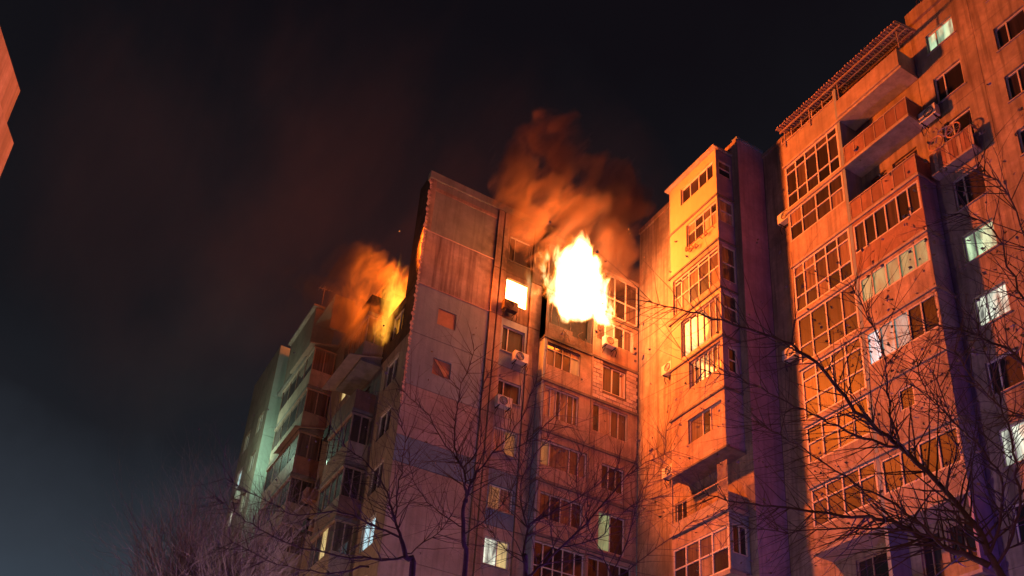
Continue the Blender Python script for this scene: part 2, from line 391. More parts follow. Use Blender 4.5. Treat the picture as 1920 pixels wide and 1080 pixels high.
# left column, going down from below the fire
lf(BL+.13, BM-.04, 25.70, 28.20, [(19.52, 21.45, 26.60, 27.92)])
window(FB, blk, 19.52, 21.45, 26.60, 27.92, cols=4, split=[19.52, 20.0, 20.45, 20.95, 21.45], zsplit=[26.6, 27.6, 27.92], pmats=['pane', 'pane', 'pane_dk', 'pane', 'pane_dk', 'pane', 'lit_dimwarm', 'pane_cur'])
lf(BL+.13, BM-.04, 22.95, 25.70, [(19.52, 21.44, 23.75, 25.42)])
window(FB, blk, 19.52, 21.44, 23.75, 25.42, cols=6, split=uneven(19.52, 21.44, 6, .2), pm='pane_cur')
lf(BL+.13, BM-.04, 20.30, 22.95, [(19.50, 22.05, 21.12, 22.45)])
window(FB, blk, 19.50, 22.05, 21.12, 22.45, cols=4, split=[19.5, 20.0, 21.1, 21.6, 22.05], pmats=['lit_dimwarm', 'pane', 'pane', 'pane_cur'])
lf(BL+.13, BM-.04, 17.60, 20.30, [(19.6, 21.9, 18.45, 19.75)])
window(FB, blk, 19.6, 21.9, 18.45, 19.75, cols=4, pm='pane')
lf(BL+.13, BM-.04, 14.90, 17.60, [(19.45, 22.1, 15.0, 17.3)])
window(FB, blk, 19.46, 22.09, 15.02, 17.28, cols=5, rows=2, split=uneven(19.46, 22.09, 5), pm='pane_dk')
# right column
window(FB, blk, BM+.16, BR-.06, 31.10, 33.72, d=-.05, cols=4, split=[BM+.16, 22.78, 23.45, 24.15, BR-.06], zsplit=[31.1, 32.25, 33.72], fw=.075, curt=0, name='glazing')
lf(BM+.04, BR, 28.20, 30.95, [(22.36, 24.66, 29.32, 30.66)])
window(FB, blk, 22.36, 24.66, 29.32, 30.66, cols=4, split=[22.36, 22.95, 23.5, 24.1, 24.66], fw=.085, pmats=['pane', 'lit_dimwarm', 'pane', 'pane'])
lf(BM+.04, BR, 22.95, 25.70, [(22.30, 24.37, 23.90, 25.48)])
window(FB, blk, 22.30, 24.37, 23.90, 25.48, cols=4, split=[22.3, 22.72, 23.4, 23.85, 24.37], pmats=['pane_dk', 'pane_cur', 'pane', 'pane'])
lf(BM+.04, BR, 20.30, 22.95, [(22.9, 24.2, 20.95, 22.28)])
window(FB, blk, 22.9, 24.2, 20.95, 22.28, cols=3, pm='pane_dk')
lf(BM+.04, BR, 17.60, 20.30, [(22.8, 24.3, 17.75, 19.7)])
window(FB, blk, 22.8, 24.3, 17.77, 19.7, cols=2, split=[22.8, 23.5, 24.3], pmats=['lit_dimgreen', 'pane_dk'])
lf(BM+.04, BR, 14.90, 17.60, [(22.3, 24.7, 15.0, 17.3)])
window(FB, blk, 22.3, 24.7, 15.02, 17.28, cols=4, rows=2, pm='pane_dk')
wall(FB, blk, 'conc_low', BL, BR, GROUND, 14.9)
# white block masonry infill around one window, each block its own piece
mb = MB(); FB.box(mb, BM+.04, 22.80, -.2, -.03, 25.76, 28.10); FB.box(mb, 24.25, BR, -.2, -.03, 25.76, 28.10)
FB.box(mb, 22.80, 24.25, -.2, -.03, 25.76, 26.36); FB.box(mb, 22.80, 24.25, -.2, -.03, 27.93, 28.10); build('mortar_backing', mb, 'mortar', blk)
row = 0; z = 25.77
while z < 28.05:
    h = .205; u = BM+.05 - (.2 if row % 2 else 0)
    while u < BR-.05:
        a, b = max(u, BM+.05), min(u+.40, BR-.02)
        segs = [(a, b)]
        if z+h > 26.38 and z < 27.92: segs = [(a, min(b, 22.80)), (max(a, 24.25), b)]
        for s0, s1 in segs:
            if s1-s0 > .08:
                k = MB(); FB.box(k, s0+.012, s1-.012, -.06, rnd.uniform(-.012, .022), z+.012, min(z+h, 28.09)-.012); build('brick', k, 'brick', blk)
        u += .41
    z += h+.008; row += 1
window(FB, blk, 22.82, 24.23, 26.39, 27.91, cols=3, split=[22.82, 23.42, 23.95, 24.23], pmats=['pane', 'pane_dk', 'pane_cur'])
# burnt-out loggias: soot-black linings, wrecked frames, sagging rail
mb = MB()
FB.box(mb, BL, BL+.14, -.54, .02, 28.26, 30.85); FB.box(mb, BM-.06, BM+.02, -.5, .02, 28.26, 33.9); FB.box(mb, BL+.05, BL+.15, -.54, -.2, 31.01, 34.0)
build('charred_wall', mb, 'soot', blk)
mb = MB(); FB.box(mb, BL+.15, 20.9, -.12, .02, 28.26, 29.05); FB.box(mb, 20.9, BM-.07, -.12, .02, 28.26, 28.8)
build('parapet_panel', mb, 'soot', blk)
mb = MB()
for (u, z0, z1, w) in ((19.6, 29.05, 30.5, .05), (20.1, 29.05, 29.6, .04), (20.75, 29.05, 29.45, .04), (21.3, 28.8, 29.25, .04), (22.0, 28.8, 30.6, .05)):
    mb.tube([FB.P(u, .0, z0), FB.P(u+rnd.uniform(-.08, .08), .04, (z0+z1)/2), FB.P(u+rnd.uniform(-.2, .2), .08, z1)], w*.5, 5)
for _ in range(6):
    u = rnd.uniform(20.2, 21.9); mb.tube([FB.P(u, .03, 28.95), FB.P(u+rnd.uniform(-.2, .3), .2, 28.55), FB.P(u+rnd.uniform(-.2, .6), .28, 28.2)], .02, 4)
build('wrecked_frame', mb, 'soot', blk)

# ---- long side going away (faces left)
ys = [34.02, 37.6, 41.0, 44.4, 48.6, 53.0]
for j, (z0, z1) in enumerate([(28.72, 31.5), (25.95, 28.72), (23.17, 25.95), (20.4, 23.17), (17.6, 20.4), (14.9, 17.6), (12.2, 14.9), (9.5, 12.2)]):
    for k in range(5):
        a, b = ys[k], ys[k+1]; h = []
        if k == 0 and j < 1: continue
        if True:
            m_ = (a+b)/2; h = [(m_-.75, m_+.75, z0+.85, z0+2.25)]
        wall(FS, blk, 'soot' if (k < 2 and j < 2) else 'wall_l', a, b, z0, z1, h)
        if h:
            u0, u1, c, e_ = h[0]; lit = {(1, 0): None, (2, 1): 'lit_warm', (0, 5): 'lit_cool', (1, 4): 'lit_dimwarm', (0, 7): 'lit_warm', (3, 5): 'lit_dimwarm', (1, 6): 'lit_warm'}.get((k, j))
            pm = lit or 'pane_dk'
            window(FS, blk, u0, u1, c, e_, cols=2, pm=pm)
wall(FS, blk, 'wall_l', 34.02, 53.0, GROUND, 9.5)
mb = MB(); FS.box(mb, 38.3, 53, -.25, .06, 31.52, 31.75); build('parapet', mb, 'wall_l', blk)
mb = MB(); FS.box(mb, 34.02, 35.35, -.02, .0, 28.75, 35.6); build('fin_edge', mb, 'soot', blk)
# balconies with solid fronts on the long side
def side_balcony(y0, y1, z, dep, closed, mat, fmat='frame_old', h=1.05, lit=None):
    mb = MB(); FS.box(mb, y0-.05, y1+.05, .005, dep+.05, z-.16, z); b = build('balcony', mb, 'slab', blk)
    mb = MB(); FS.box(mb, y0, y1, dep-.06, dep, z+.003, z+h); FS.box(mb, y0, y0+.06, .01, dep-.065, z+.003, z+h); FS.box(mb, y1-.06, y1, .01, dep-.065, z+.003, z+h)
    build('parapet_panel', mb, mat, b)
    if closed:
        Fo = Face('y', 12.6-dep); mb = MB(); n = 4
        for i in range(n+1):
            u = y0+.03+(y1-y0-.06)*i/n; FS.box(mb, u-.03, u+.03, dep-.06, dep-.005, z+h+.003, z+2.45)
        FS.box(mb, y0, y0+.05, .1, .16, z+h, z+2.45); FS.box(mb, y0, y0+.05, dep/2, dep/2+.06, z+h, z+2.45)
        FS.box(mb, y0, y1, .01, dep+.06, z+2.46, z+2.56)
        build('glazing_frame', mb, fmat, b)
        for i in range(n):
            k = MB(); a = y0+.06+(y1-y0-.06)*i/n; FS.box(k, a, a+(y1-y0)/n-.09, dep-.04, dep-.03, z+h+.01, z+2.44); build('pane', k, lit if (lit and i == 1) else 'pane', b)
        k = MB(); FS.box(k, y0+.02, y0+.03, .17, dep-.07, z+h+.01, z+2.44); build('pane', k, 'pane', b)
    return b
for z, cl, mat, lit in ((28.72, 0, 'soot', None), (25.95, 1, 'wall_l', None), (23.17, 0, 'railpanel', None), (20.4, 1, 'wall_l', None), (17.6, 1, 'railpanel', None), (14.9, 1, 'wall_l', 'lit_warm'), (12.2, 1, 'wall_l', None)):
    side_balcony(37.4, 40.6, z, 1.0, cl, mat, lit=lit)
for z, cl, mat in ((28.5, 1, 'plaster'), (25.75, 1, 'wall_l'), (23.0, 1, 'railpanel'), (20.25, 1, 'wall_l'), (17.5, 1, 'conc_low'), (14.75, 1, 'wall_l')):
    side_balcony(45.2, 51.0, z, 1.35, cl, mat)
rdw = random.Random(31)
for i in range(16):
    y = rdw.choice([40.9, 41.6, 42.6, 43.6, 44.5, 51.6]); z = rdw.choice([13.1, 15.8, 18.6, 21.4, 24.0, 26.2])+rdw.uniform(-.2, .4)
    mb = MB(); dd = rdw.uniform(.3, .9); FS.box(mb, y-rdw.uniform(.2, .5), y+rdw.uniform(.2, .5), .01, dd, z, z+rdw.uniform(.08, .7)); mb.tube([FS.P(y, dd, z), FS.P(y, .02, z-.35)], .02, 4)
    build('window_box', mb, rdw.choice(['frame_old', 'wall_l', 'railpanel', 'dark']), blk)
for y, z in ((45.2, 31.05), (37.4, 25.8), (45.2, 25.6)):
    mb = MB(); mb.poly([FS.P(y-.2, .02, z+.45), FS.P(y+3.6, .02, z+.45), FS.P(y+3.6, 1.7, z), FS.P(y-.2, 1.7, z), FS.P(y-.2, .02, z+.49), FS.P(y+3.6, .02, z+.49), FS.P(y+3.6, 1.7, z+.04), FS.P(y-.2, 1.7, z+.04)], [(0, 1, 2, 3), (4, 5, 6, 7), (0, 1, 5, 4), (1, 2, 6, 5), (2, 3, 7, 6), (3, 0, 4, 7)])
    build('awning', mb, 'frame_old', blk)
# boxed-in top loggia with its bulky roof, the last thing before the far section
mb = MB(); FS.box(mb, 46.9, 51.6, .01, 1.3, 31.35, 34.85); b_ = build('boxed_loggia', mb, 'wall_l', blk)
mb = MB(); FS.box(mb, 46.75, 51.7, .01, 1.5, 34.86, 35.0); build('loggia_roof', mb, 'slab_edge', b_)
mb = MB(); FS.box(mb, 46.6, 51.8, .01, 1.5, 31.1, 31.33); build('loggia_floor', mb, 'slab', b_)
mb = MB(); FS.box(mb, 43.5, 43.6, .01, 1.2, 31.4, 33.6); FS.box(mb, 43.5, 46.85, .01, 1.2, 33.61, 33.7); build('balcony_screen', mb, 'wall_l', blk)
# far section stepping forward
FG = Face('x', 53.04); FH = Face('y', 10.97)
for z0, z1 in ((31.75, 35.6), (28.9, 31.75), (26.1, 28.9), (23.3, 26.1), (20.5, 23.3), (17.7, 20.5), (14.9, 17.7)):
    wall(FG, blk, 'green_wall', 10.97, 12.75, z0, z1)
    for a, b in ((53.05, 56.0), (56.0, 58.9)):
        h = [] if z0 > 31 else [((a+b)/2-.6, (a+b)/2+.6, z0+.85, z0+2.2)]
        wall(FH, blk, 'wall_l', a, b, z0, z1, h)
        if h:
            lit = {(28.9, 56.0): None, (26.1, 56.0): 'lit_cool', (23.3, 56.0): 'lit_white', (20.5, 53.05): None}.get((z0, a))
            window(FH, blk, h[0][0], h[0][1], h[0][2], h[0][3], cols=2, pm=lit or 'pane_dk')
mb = MB(); mb.box((11.2, 53.26, GROUND), (22, 58.85, 35.3)); build('core_wall', mb, 'char', blk)
wall(FG, blk, 'green_wall', 10.97, 12.75, GROUND, 14.9); wall(FH, blk, 'wall_l', 53.05, 58.9, GROUND, 14.9)

# ================================================================== RIGHT BLOCK
S = .983
X1, XB, X2, XS = 25.44*S, 24.38*S, 27.15*S, 26.13*S
def yy(v): return v*S
F1 = Face('y', X1); FBAY = Face('y', XB); F2 = Face('y', X2); FST = Face('y', XS)
FST_[0] = FST
FP = Face('x', 26.05*S); FBS = Face('x', 26.48*S); FSS = Face('x', 17.15*S)
rb = thing('apartment_building', 'tall panel apartment block with glazed balcony stacks lit orange by the fire', 'apartment building', (32, 22, GROUND))
core = MB(); core.box((X1+.2, 26.05*S+.2, GROUND), (40, 33.44+.0, 37.2)); core.box((X2+.2, 2, GROUND), (40, 26.05*S+.19, 37.2))
build('core_wall', core, 'dark', rb)
FLR = [34.95, 32.15, 29.0, 26.2, 23.55, 20.8, 18.0, 15.2, 12.4]
fz = [z*S for z in FLR]
# wall between the corner and the bay
wins = {2: (30.6, 31.9), 3: (27.9, 29.1), 4: (25.1, 26.4), 5: (22.4, 23.7), 6: (19.4, 21.1), 7: (16.7, 18.2)}
lv = [37.4+.0, 34.6*S, 31.8*S, 29.0*S, 26.2*S, 23.45*S, 20.6*S, 17.8*S, 15.0*S, GROUND]
for i in range(9):
    z1, z0 = lv[i], lv[i+1]
    for a, b in ((26.05*S+.005, 29.2*S), (29.2*S, 31.6*S), (31.6*S, 33.44)):
        h = []
        if b < 33 and a > 28 and 1 <= i < 8: h = [(30.35*S, 31.15*S, z0+.85, z0+2.1)]
        wall(F1, rb, 'wall_r', a, b, z0, z1, h, gap=.006)
        if h: window(F1, rb, *h[0], cols=2, pm='pane_dk')
mb = MB(); F1.box(mb, 26.05*S+.003, 33.44, -.3, .08, 37.42, 37.72); build('parapet', mb, 'wall_r', rb)
# narrow wall turning toward the camera
zz = [37.7, 31.4, 25.7, 20.1, 14.6, 9.0, GROUND]
for i in range(6): wall(FP, rb, 'side_r', X1+.003, X2-.003, zz[i+1], zz[i], gap=.006)
mb = MB(); FP.box(mb, X1-.06, X2, -.3, .06, 37.71, 37.86); build('parapet', mb, 'conc_blue', rb)

# ---- projecting bay
y0, y1 = 26.48*S, 30.1*S
bz = [z*S for z in (37.55, 34.5, 31.72, 28.9, 26.2, 23.45, 20.5)]
def bw(i, a, b, holes, mat='plaster'): wall(FBAY, rb, mat, a, b, bz[i+1]+.04, bz[i]-.06, holes, gap=.004)
for i, z in enumerate(bz):
    mb = MB(); FBAY.box(mb, y0-.05, y1+.05, -(X1-XB)+.005, .07, z-.055, z+.035)
    if i == 0: mb = MB(); FBAY.box(mb, y0-.08, y1+.14, -(X1-XB)-.1, .18, z, z+.1)
    build('floor_slab' if i else 'bay_roof', mb, 'slab' if i else 'slab_edge', rb)
Y = lambda v: v*S
# side of the bay (faces camera-right) storey by storey
def bside(i, mat, win=None, pm='pane'):
    z0, z1 = bz[i+1]+.04, bz[i]-.06; h = []
    if win: h = [(XB+win[0], XB+win[1], z0+win[2], z0+win[3])]
    wall(FBS, rb, mat, XB+.005, X1-.01, z0, z1, h, gap=.004, th=.1)
    if h: window(FBS, rb, *h[0], d=-.05, cols=1, rows=2, pm=pm)
bside(0, 'side_r', (.15, .95, 1.35, 2.3)); bside(1, 'side_r', (.10, .98, 1.15, 2.55), 'pane_cur'); bside(2, 'side_r', (.08, .98, .5, 2.5), 'pane_cur')
bside(3, 'side_r', (.1, .95, .9, 2.4)); bside(4, 'side_r', (.3, .8, .9, 2.2)); bside(5, 'side_r')
# rear face of the bay (faces away) and inner lining
for i in range(6):
    mb = MB(); mb.box((XB+.02, y1-.1, bz[i+1]+.04), (X1-.01, y1-.006, bz[i]-.06)); build('back_wall', mb, 'plaster', rb)
bw(0, y0, y1-.11, [(Y(26.72), Y(29.17), Y(35.85), Y(36.95))], 'yellow')
window(FBAY, rb, Y(26.72), Y(29.17), Y(35.85), Y(36.95), cols=4, split=[Y(26.72), Y(27.25), Y(27.85), Y(28.5), Y(29.17)], fw=.06, pm='pane_dk')
bw(1, y0, y1-.11, [(Y(26.55), Y(28.78), Y(32.78), Y(34.25))], 'yellow')
window(FBAY, rb, Y(26.55), Y(28.78), Y(32.78), Y(34.25), cols=4, zsplit=[Y(32.78), Y(33.65), Y(34.25)], split=[Y(26.55), Y(27.05), Y(27.6), Y(28.2), Y(28.78)])
mb = MB()
for (a, b_, c_) in ((28.3, 32.35, .18), (27.9, 32.2, .12), (28.6, 32.5, .1), (27.2, 32.45, .09)):
    mb.tube([FBAY.P(Y(a)-c_, .1, Y(b_)), FBAY.P(Y(a), .2, Y(b_)+c_*1.3), FBAY.P(Y(a)+c_, .12, Y(b_)-.02), FBAY.P(Y(a)+.02, .16, Y(b_)-c_), FBAY.P(Y(a)-c_, .1, Y(b_))], .035, 5)
FBAY.box(mb, Y(26.6), Y(28.7), .15, .18, Y(32.55), Y(32.58)); 
for u in (26.7, 27.6, 28.6): FBAY.box(mb, Y(u), Y(u)+.03, .003, .149, Y(32.55), Y(32.58))
build('drying_rack', mb, 'railpanel', rb)
bw(2, y0, y1-.11, [(Y(26.52), Y(29.85), Y(29.3), Y(31.42))], 'plaster')
window(FBAY, rb, Y(26.52), Y(29.85), Y(29.3), Y(31.42), cols=5, zsplit=[Y(29.3), Y(30.3), Y(31.15), Y(31.42)], split=[Y(26.52), Y(27.3), Y(28.05), Y(28.75), Y(29.3), Y(29.85)], fw=.075, dull=True)
bw(3, y0, y1-.11, [(Y(26.55), Y(29.3), Y(26.5), Y(28.6))], 'yellow')
window(FBAY, rb, Y(26.55), Y(29.3), Y(26.5), Y(28.6), cols=6, split=[Y(v) for v in (26.55, 26.95, 27.35, 27.8, 28.25, 28.75, 29.3)], curt=1, pmats=['pane', 'pane', 'pane_cur', 'pane_dk', 'pane_dk', 'pane'])
bw(4, y0, y1-.11, [(Y(26.62), Y(28.77), Y(24.55), Y(26.0))], 'plaster')
window(FBAY, rb, Y(26.62), Y(28.77), Y(24.55), Y(26.0), cols=7, fw=.05)
bw(5, y0, y1-.11, [(Y(26.7), Y(28.9), Y(21.7), Y(22.95))], 'plaster')
window(FBAY, rb, Y(26.7), Y(28.9), Y(21.7), Y(22.95), cols=3, split=[Y(26.7), Y(27.5), Y(28.0), Y(28.9)], pmats=['pane_cur', 'pane_dk', 'pane'])
# open balcony below the bay, then a glazed box
lowb = [Y(17.68), Y(14.9), Y(12.1)]
mb = MB(); FBAY.box(mb, y0-.05, y1+.05, -(X1-XB)+.005, .1, Y(17.55), Y(17.72)); build('floor_slab', mb, 'slab_edge', rb)
mb = MB(); FBAY.box(mb, y0, y1, -.03, .02, Y(17.725), Y(18.2)); FBAY.box(mb, y0, y0+.04, -(X1-XB)+.02, -.035, Y(17.725), Y(18.4)); build('parapet_panel', mb, 'conc_low', rb)
mb = MB()
for i in range(9): FBAY.box(mb, y0+.02+i*.07, y0+.045+i*.07, -.02, 0.0, Y(18.21), Y(19.9))
FBAY.box(mb, y0, y1, -.02, .01, Y(19.0), Y(19.05)); FBAY.box(mb, y1-.06, y1, -.04, .02, Y(18.21), Y(20.4)); build('balcony_grille', mb, 'railing', rb)
wall(FBAY, rb, 'plaster', y0, y1, Y(14.95), Y(17.5), [(y0+.06, y1-.06, Y(15.0), Y(16.95))])
window(FBAY, rb, y0+.07, y1-.07, Y(15.0), Y(16.94), d=-.05, cols=4, zsplit=[Y(15.0), Y(16.0), Y(16.94)], split=[y0+.07, Y(27.55), Y(28.35), Y(29.2), y1-.07], fw=.08, curt=1)
wall(FBS, rb, 'conc_blue', XB+.01, X1-.01, Y(14.95), Y(17.5), [(XB+.12, XB+.9, Y(15.7), Y(17.0))], th=.1)
window(FBS, rb, XB+.12, XB+.9, Y(15.7), Y(17.0), d=-.04, cols=2, pm='pane_dk')
mb = MB(); FBAY.box(mb, y0-.05, y1+.05, -(X1-XB)+.005, .1, Y(14.75), Y(14.94)); build('floor_slab', mb, 'slab_edge', rb)

# ---- set-back wall with the balcony stack
ysp = [Y(2.1), Y(10.3), Y(14.5), Y(17.15), Y(20.5), Y(23.8), 26.05*S-.005]
w2 = [(35.7, 36.8, 'lit_green'), (32.75, 34.2, None), (30.0, 31.5, None), (27.05, 28.6, None), (24.55, 25.85, 'lit_green'), (21.65, 22.97, 'lit_white'), (18.8, 20.2, None), (16.05, 17.5, 'lit_white'), (13.3, 14.7, None)]
w3 = [(35.85, 37.0), (33.0, 34.25), (30.28, 31.6), (27.6, 28.8), (24.9, 26.1), (22.1, 23.3), (19.3, 20.5), (16.5, 17.7), (13.7, 14.9)]
for i in range(9):
    z1 = Y([38.0, 34.9, 32.1, 29.3, 26.5, 23.75, 20.95, 18.2, 15.4][i]); z0 = Y([34.9, 32.1, 29.3, 26.5, 23.75, 20.95, 18.2, 15.4, 12.6][i])
    for k in range(6):
        a, b = ysp[k], ysp[k+1]; h = []
        if k == 2: h = [(Y(15.24), Y(16.5), Y(w2[i][0]), Y(w2[i][1]))]
        if k == 1: h = [(Y(12.5), Y(13.75), Y(w3[i][0]), Y(w3[i][1]))]
        if k == 3: h = [(Y(17.7), Y(18.9), z0+.8, z0+2.2), (Y(19.2), Y(20.0), z0+.05, z0+2.2)]
        if k == 4: h = [(Y(21.4), Y(22.8), z0+.8, z0+2.2)]
        wall(F2, rb, 'wall_r', a, b, z0, z1, h, gap=.007)
        for n_, hh in enumerate(h):
            if k == 2:
                lit = w2[i][2]
                f = window(F2, rb, *hh, cols=2, split=[hh[0], hh[1]-.42, hh[1]], pm=lit or 'pane_dk', fw=.06)
                if lit: f['label'] = 'lit window'

                sill(F2, rb, hh[0], hh[1], hh[2])
            elif k == 1: window(F2, rb, *hh, cols=2, split=[hh[0], hh[1]-.45, hh[1]], pm='pane_dk', fw=.06); sill(F2, rb, hh[0], hh[1], hh[2])
            else: window(F2, rb, *hh, cols=2, pm='pane_dk', fm='frame_old')
wall(F2, rb, 'wall_r', Y(2.1), 26.05*S-.005, GROUND, Y(12.6))
mb = MB(); F2.box(mb, Y(17.2), 26.05*S-.005, -.3, .1, Y(38.01), Y(38.2)); build('parapet', mb, 'wall_r', rb)
mb = MB(); F2.box(mb, Y(2.1), Y(17.18), -.3, .12, Y(38.01), Y(38.75)); build('parapet', mb, 'wall_r', rb)

D = X2-XS       # stack depth
L0, L1, R0, R1 = Y(20.52), Y(23.8), Y(17.15), Y(20.5)
def slab(z, a=R0-.04, b=L1+.04, t=.09, out=.06, mat='slab_edge', name='floor_slab'):
    mb = MB(); FST.box(mb, a, b, -D+.01, out, z-t, z+t*.4); return build(name, mb, mat, rb)
for z in FLR: slab(Y(z))
# spine wall between the two columns and end wall
for i in range(9):
    zt = Y(FLR[i-1])-.095 if i else Y(36.9); zb = Y(FLR[i])+.04
    mb = MB(); FST.box(mb, R1-.06, L0+.06, -D+.01, -.0 if i > 0 else .04, zb, zt); build('divider_wall', mb, 'conc_blue', rb)
    if i >= 3:
        wall(FSS, rb, 'side_r', XS+.01, X2-.01, zb, zt, th=.1)
def stackwall(a, b, z0, z1, holes, mat): wall(FST, rb, mat, a, b, z0+.04, z1-.095, holes, gap=.004, th=.12)
def cols_(a, b, n, j=.06): return uneven(a, b, n, j)
# left column
zt, zb = Y(36.35), Y(34.95)
stackwall(L0+.07, L1, zb, zt+.09, [], 'wall_l')
mb = MB(); FST.box(mb, L0+.07, L1, -.02, .03, Y(36.36), Y(36.43)); [FST.box(mb, L0+.07+(L1-L0-.1)*i/5, L0+.12+(L1-L0-.1)*i/5, -.02, .02, Y(36.44), Y(36.9)) for i in range(6)]; build('top_rail', mb, 'railing', rb)
def lglaz(zb, zt, n, zsp, sill_z, mat, **kw):
    a, b = L0+.10, L1-.05
    stackwall(L0+.065, L1, Y(zb), Y(zt), [(a, b, Y(sill_z), Y(zt)-.12)], mat)
    window(FST, rb, a, b, Y(sill_z), Y(zt)-.12, d=-.04, cols=n, split=cols_(a, b, n), zsplit=[Y(sill_z)]+[Y(v) for v in zsp]+[Y(zt)-.12], fw=.075, name='glazing', **kw)
lglaz(32.15, 34.95, 5, (33.05, 34.35), 32.3, 'plaster')
lglaz(29.0, 32.15, 4, (31.2,), 30.35, 'plaster')
lglaz(26.2, 29.0, 5, (27.2, 28.35), 26.4, 'plaster')
lglaz(23.55, 26.2, 4, (24.6,), 23.75, 'plaster')
lglaz(20.8, 23.55, 4, (21.9, 22.9), 21.0, 'plaster')
lglaz(18.0, 20.8, 4, (19.9,), 19.0, 'plaster')
lglaz(15.2, 18.0, 4, (17.3,), 16.2, 'plaster')
# right column
mb = MB(); FST.box(mb, R0, R1-.07, -.04, .10, Y(34.95)+.04, Y(36.0)); FST.box(mb, R0, R0+.08, -D+.02, -.045, Y(34.95)+.04, Y(36.0)); build('parapet_panel', mb, 'plaster', rb)
mb = MB(); FST.box(mb, R0-.02, R1-.07, .101, .13, Y(34.95)+.05, Y(35.02)+.05); build('drip_edge', mb, 'slab_edge', rb)
def railing(z, panels):
    mb = MB(); FST.box(mb, R0, R1-.07, -.02, .02, z+.98, z+1.03); FST.box(mb, R0, R1-.07, -.02, .02, z+.06, z+.09)
    n = 6
    for i in range(n+1):
        u = R0+.02+(R1-R0-.13)*i/n; FST.box(mb, u-.015, u+.015, -.02, .02, z+.1, z+.97)
    FSS.box(mb, XS+.03, X2-.02, -.04, -.0, z+.98, z+1.03)
    r = build('railing', mb, 'railing', rb)
    for i in range(n):
        u = R0+.04+(R1-R0-.13)*i/n; k = MB(); FST.box(k, u, u+(R1-R0-.13)/n-.04, -.012, .004, z+.12, z+.95); build('rail_panel', k, 'railpanel', r)
    k = MB(); FSS.box(k, XS+.05, X2-.04, -.03, -.01, z+.1, z+.95); build('rail_panel', k, 'railpanel', r)
railing(Y(32.15)+.035, 1); railing(Y(29.0)+.035, 1)
def rglaz(zb, zt, n, z0, z1, mat, pm=None, zsp=(), **kw):
    a, b = R0+.06, R1-.1
    stackwall(R0+.002, R1-.065, Y(zb), Y(zt), [(a, b, Y(z0), Y(z1))], mat)
    return window(FST, rb, a, b, Y(z0), Y(z1), d=-.04, cols=n, split=cols_(a, b, n), zsplit=[Y(z0)]+[Y(v) for v in zsp]+[Y(z1)], fw=.075, name='glazing', **(dict(pm=pm) if pm else {}), **kw)
rglaz(26.2, 29.0, 6, 27.3, 28.75, 'railpanel', curt=0)
f = rglaz(23.55, 26.2, 5, 24.75, 25.95, 'plaster', 'lit_dimgreen'); f['label'] = 'dim green lit balcony glazing'
f = rglaz(20.8, 23.55, 5, 21.8, 23.3, 'plaster', pmats=['pane', 'pane', 'lit_teal', 'lit_teal', 'lit_cool']); f['label'] = 'teal lit balcony glazing'
stackwall(R0+.002, R1-.065, Y(18.0), Y(20.8), [(Y(18.65), Y(19.31), Y(19.25), Y(20.15))], 'plaster')
window(FST, rb, Y(18.65), Y(19.31), Y(19.25), Y(20.15), d=-.06, cols=1, pm='pane_dk')
rglaz(15.2, 18.0, 4, 16.3, 17.7, 'plaster')
mb = MB(); FST.box(mb, R0, L1, -D, .0, Y(9), Y(12.2)); build('parapet_panel', mb, 'plaster', rb)
# tiled lean-to canopy on battens over the top balconies
cz = Y(37.05); ca, cb = Y(16.75), Y(23.75)
mb = MB()
mb.poly([(XS-.42, ca, cz), (XS-.42, cb, cz), (X2-.12, cb, cz+.34), (X2-.12, ca, cz+.34), (XS-.42, ca, cz+.03), (XS-.42, cb, cz+.03), (X2-.12, cb, cz+.37), (X2-.12, ca, cz+.37)],
        [(0, 1, 2, 3), (4, 5, 6, 7), (0, 1, 5, 4), (1, 2, 6, 5), (2, 3, 7, 6), (3, 0, 4, 7)])
cn = build('canopy', mb, 'tile', rb)
n = int((cb-ca)/.15)
for i in range(n):
    y = ca+.04+i*.15; k = MB(); x0, x1 = XS-.47-rnd.uniform(0, .05), X2-.14
    k.poly([(x0, y, cz-.075), (x0, y+.06, cz-.075), (x1, y+.06, cz+.28), (x1, y, cz+.28), (x0, y, cz-.006), (x0, y+.06, cz-.006), (x1, y+.06, cz+.335), (x1, y, cz+.335)],
           [(0, 1, 2, 3), (4, 5, 6, 7), (0, 1, 5, 4), (1, 2, 6, 5), (2, 3, 7, 6), (3, 0, 4, 7)])
    build('slat', k, 'tile', cn)
for t in (.2, .5, .8):
    k = MB(); x = XS-.42+(D+.3)*t; zc = cz+.34*t-.09; k.box((x-.03, ca, zc-.06), (x+.03, cb, zc)); build('purlin', k, 'frame_old', cn)
for y in (ca+.3, Y(20.3), Y(22), cb-.2):
    k = MB(); k.tube([(XS-.02, y, Y(36.0)), (XS-.05, y, cz-.05)], .035, 5); build('post', k, 'railing', cn)
# french balcony
FW_ = Face('y', X2)
for (z, d_) in ((Y(29.1), .42),):
    mb = MB(); F2.box(mb, Y(15.1), Y(16.98), .008, d_, z-.08, z+.02); b_ = build('balcony', mb, 'slab_edge', rb)
    mb = MB(); F2.box(mb, Y(15.1), Y(16.98), d_-.03, d_, z+.98, z+1.03); [F2.box(mb, Y(15.1), Y(15.1)+.03, .01, d_-.04, z+.98, z+1.03), F2.box(mb, Y(16.98)-.03, Y(16.98), .01, d_-.04, z+.98, z+1.03)]
    build('handrail', mb, 'railing', b_)
    for i in range(11):
        k = MB(); u = Y(15.1)+i*.168; F2.box(k, u+.006, u+.155, d_-.03, d_-.012, z+.03, z+.97); build('plank', k, 'railpanel' if i % 3 else 'plaster', b_)

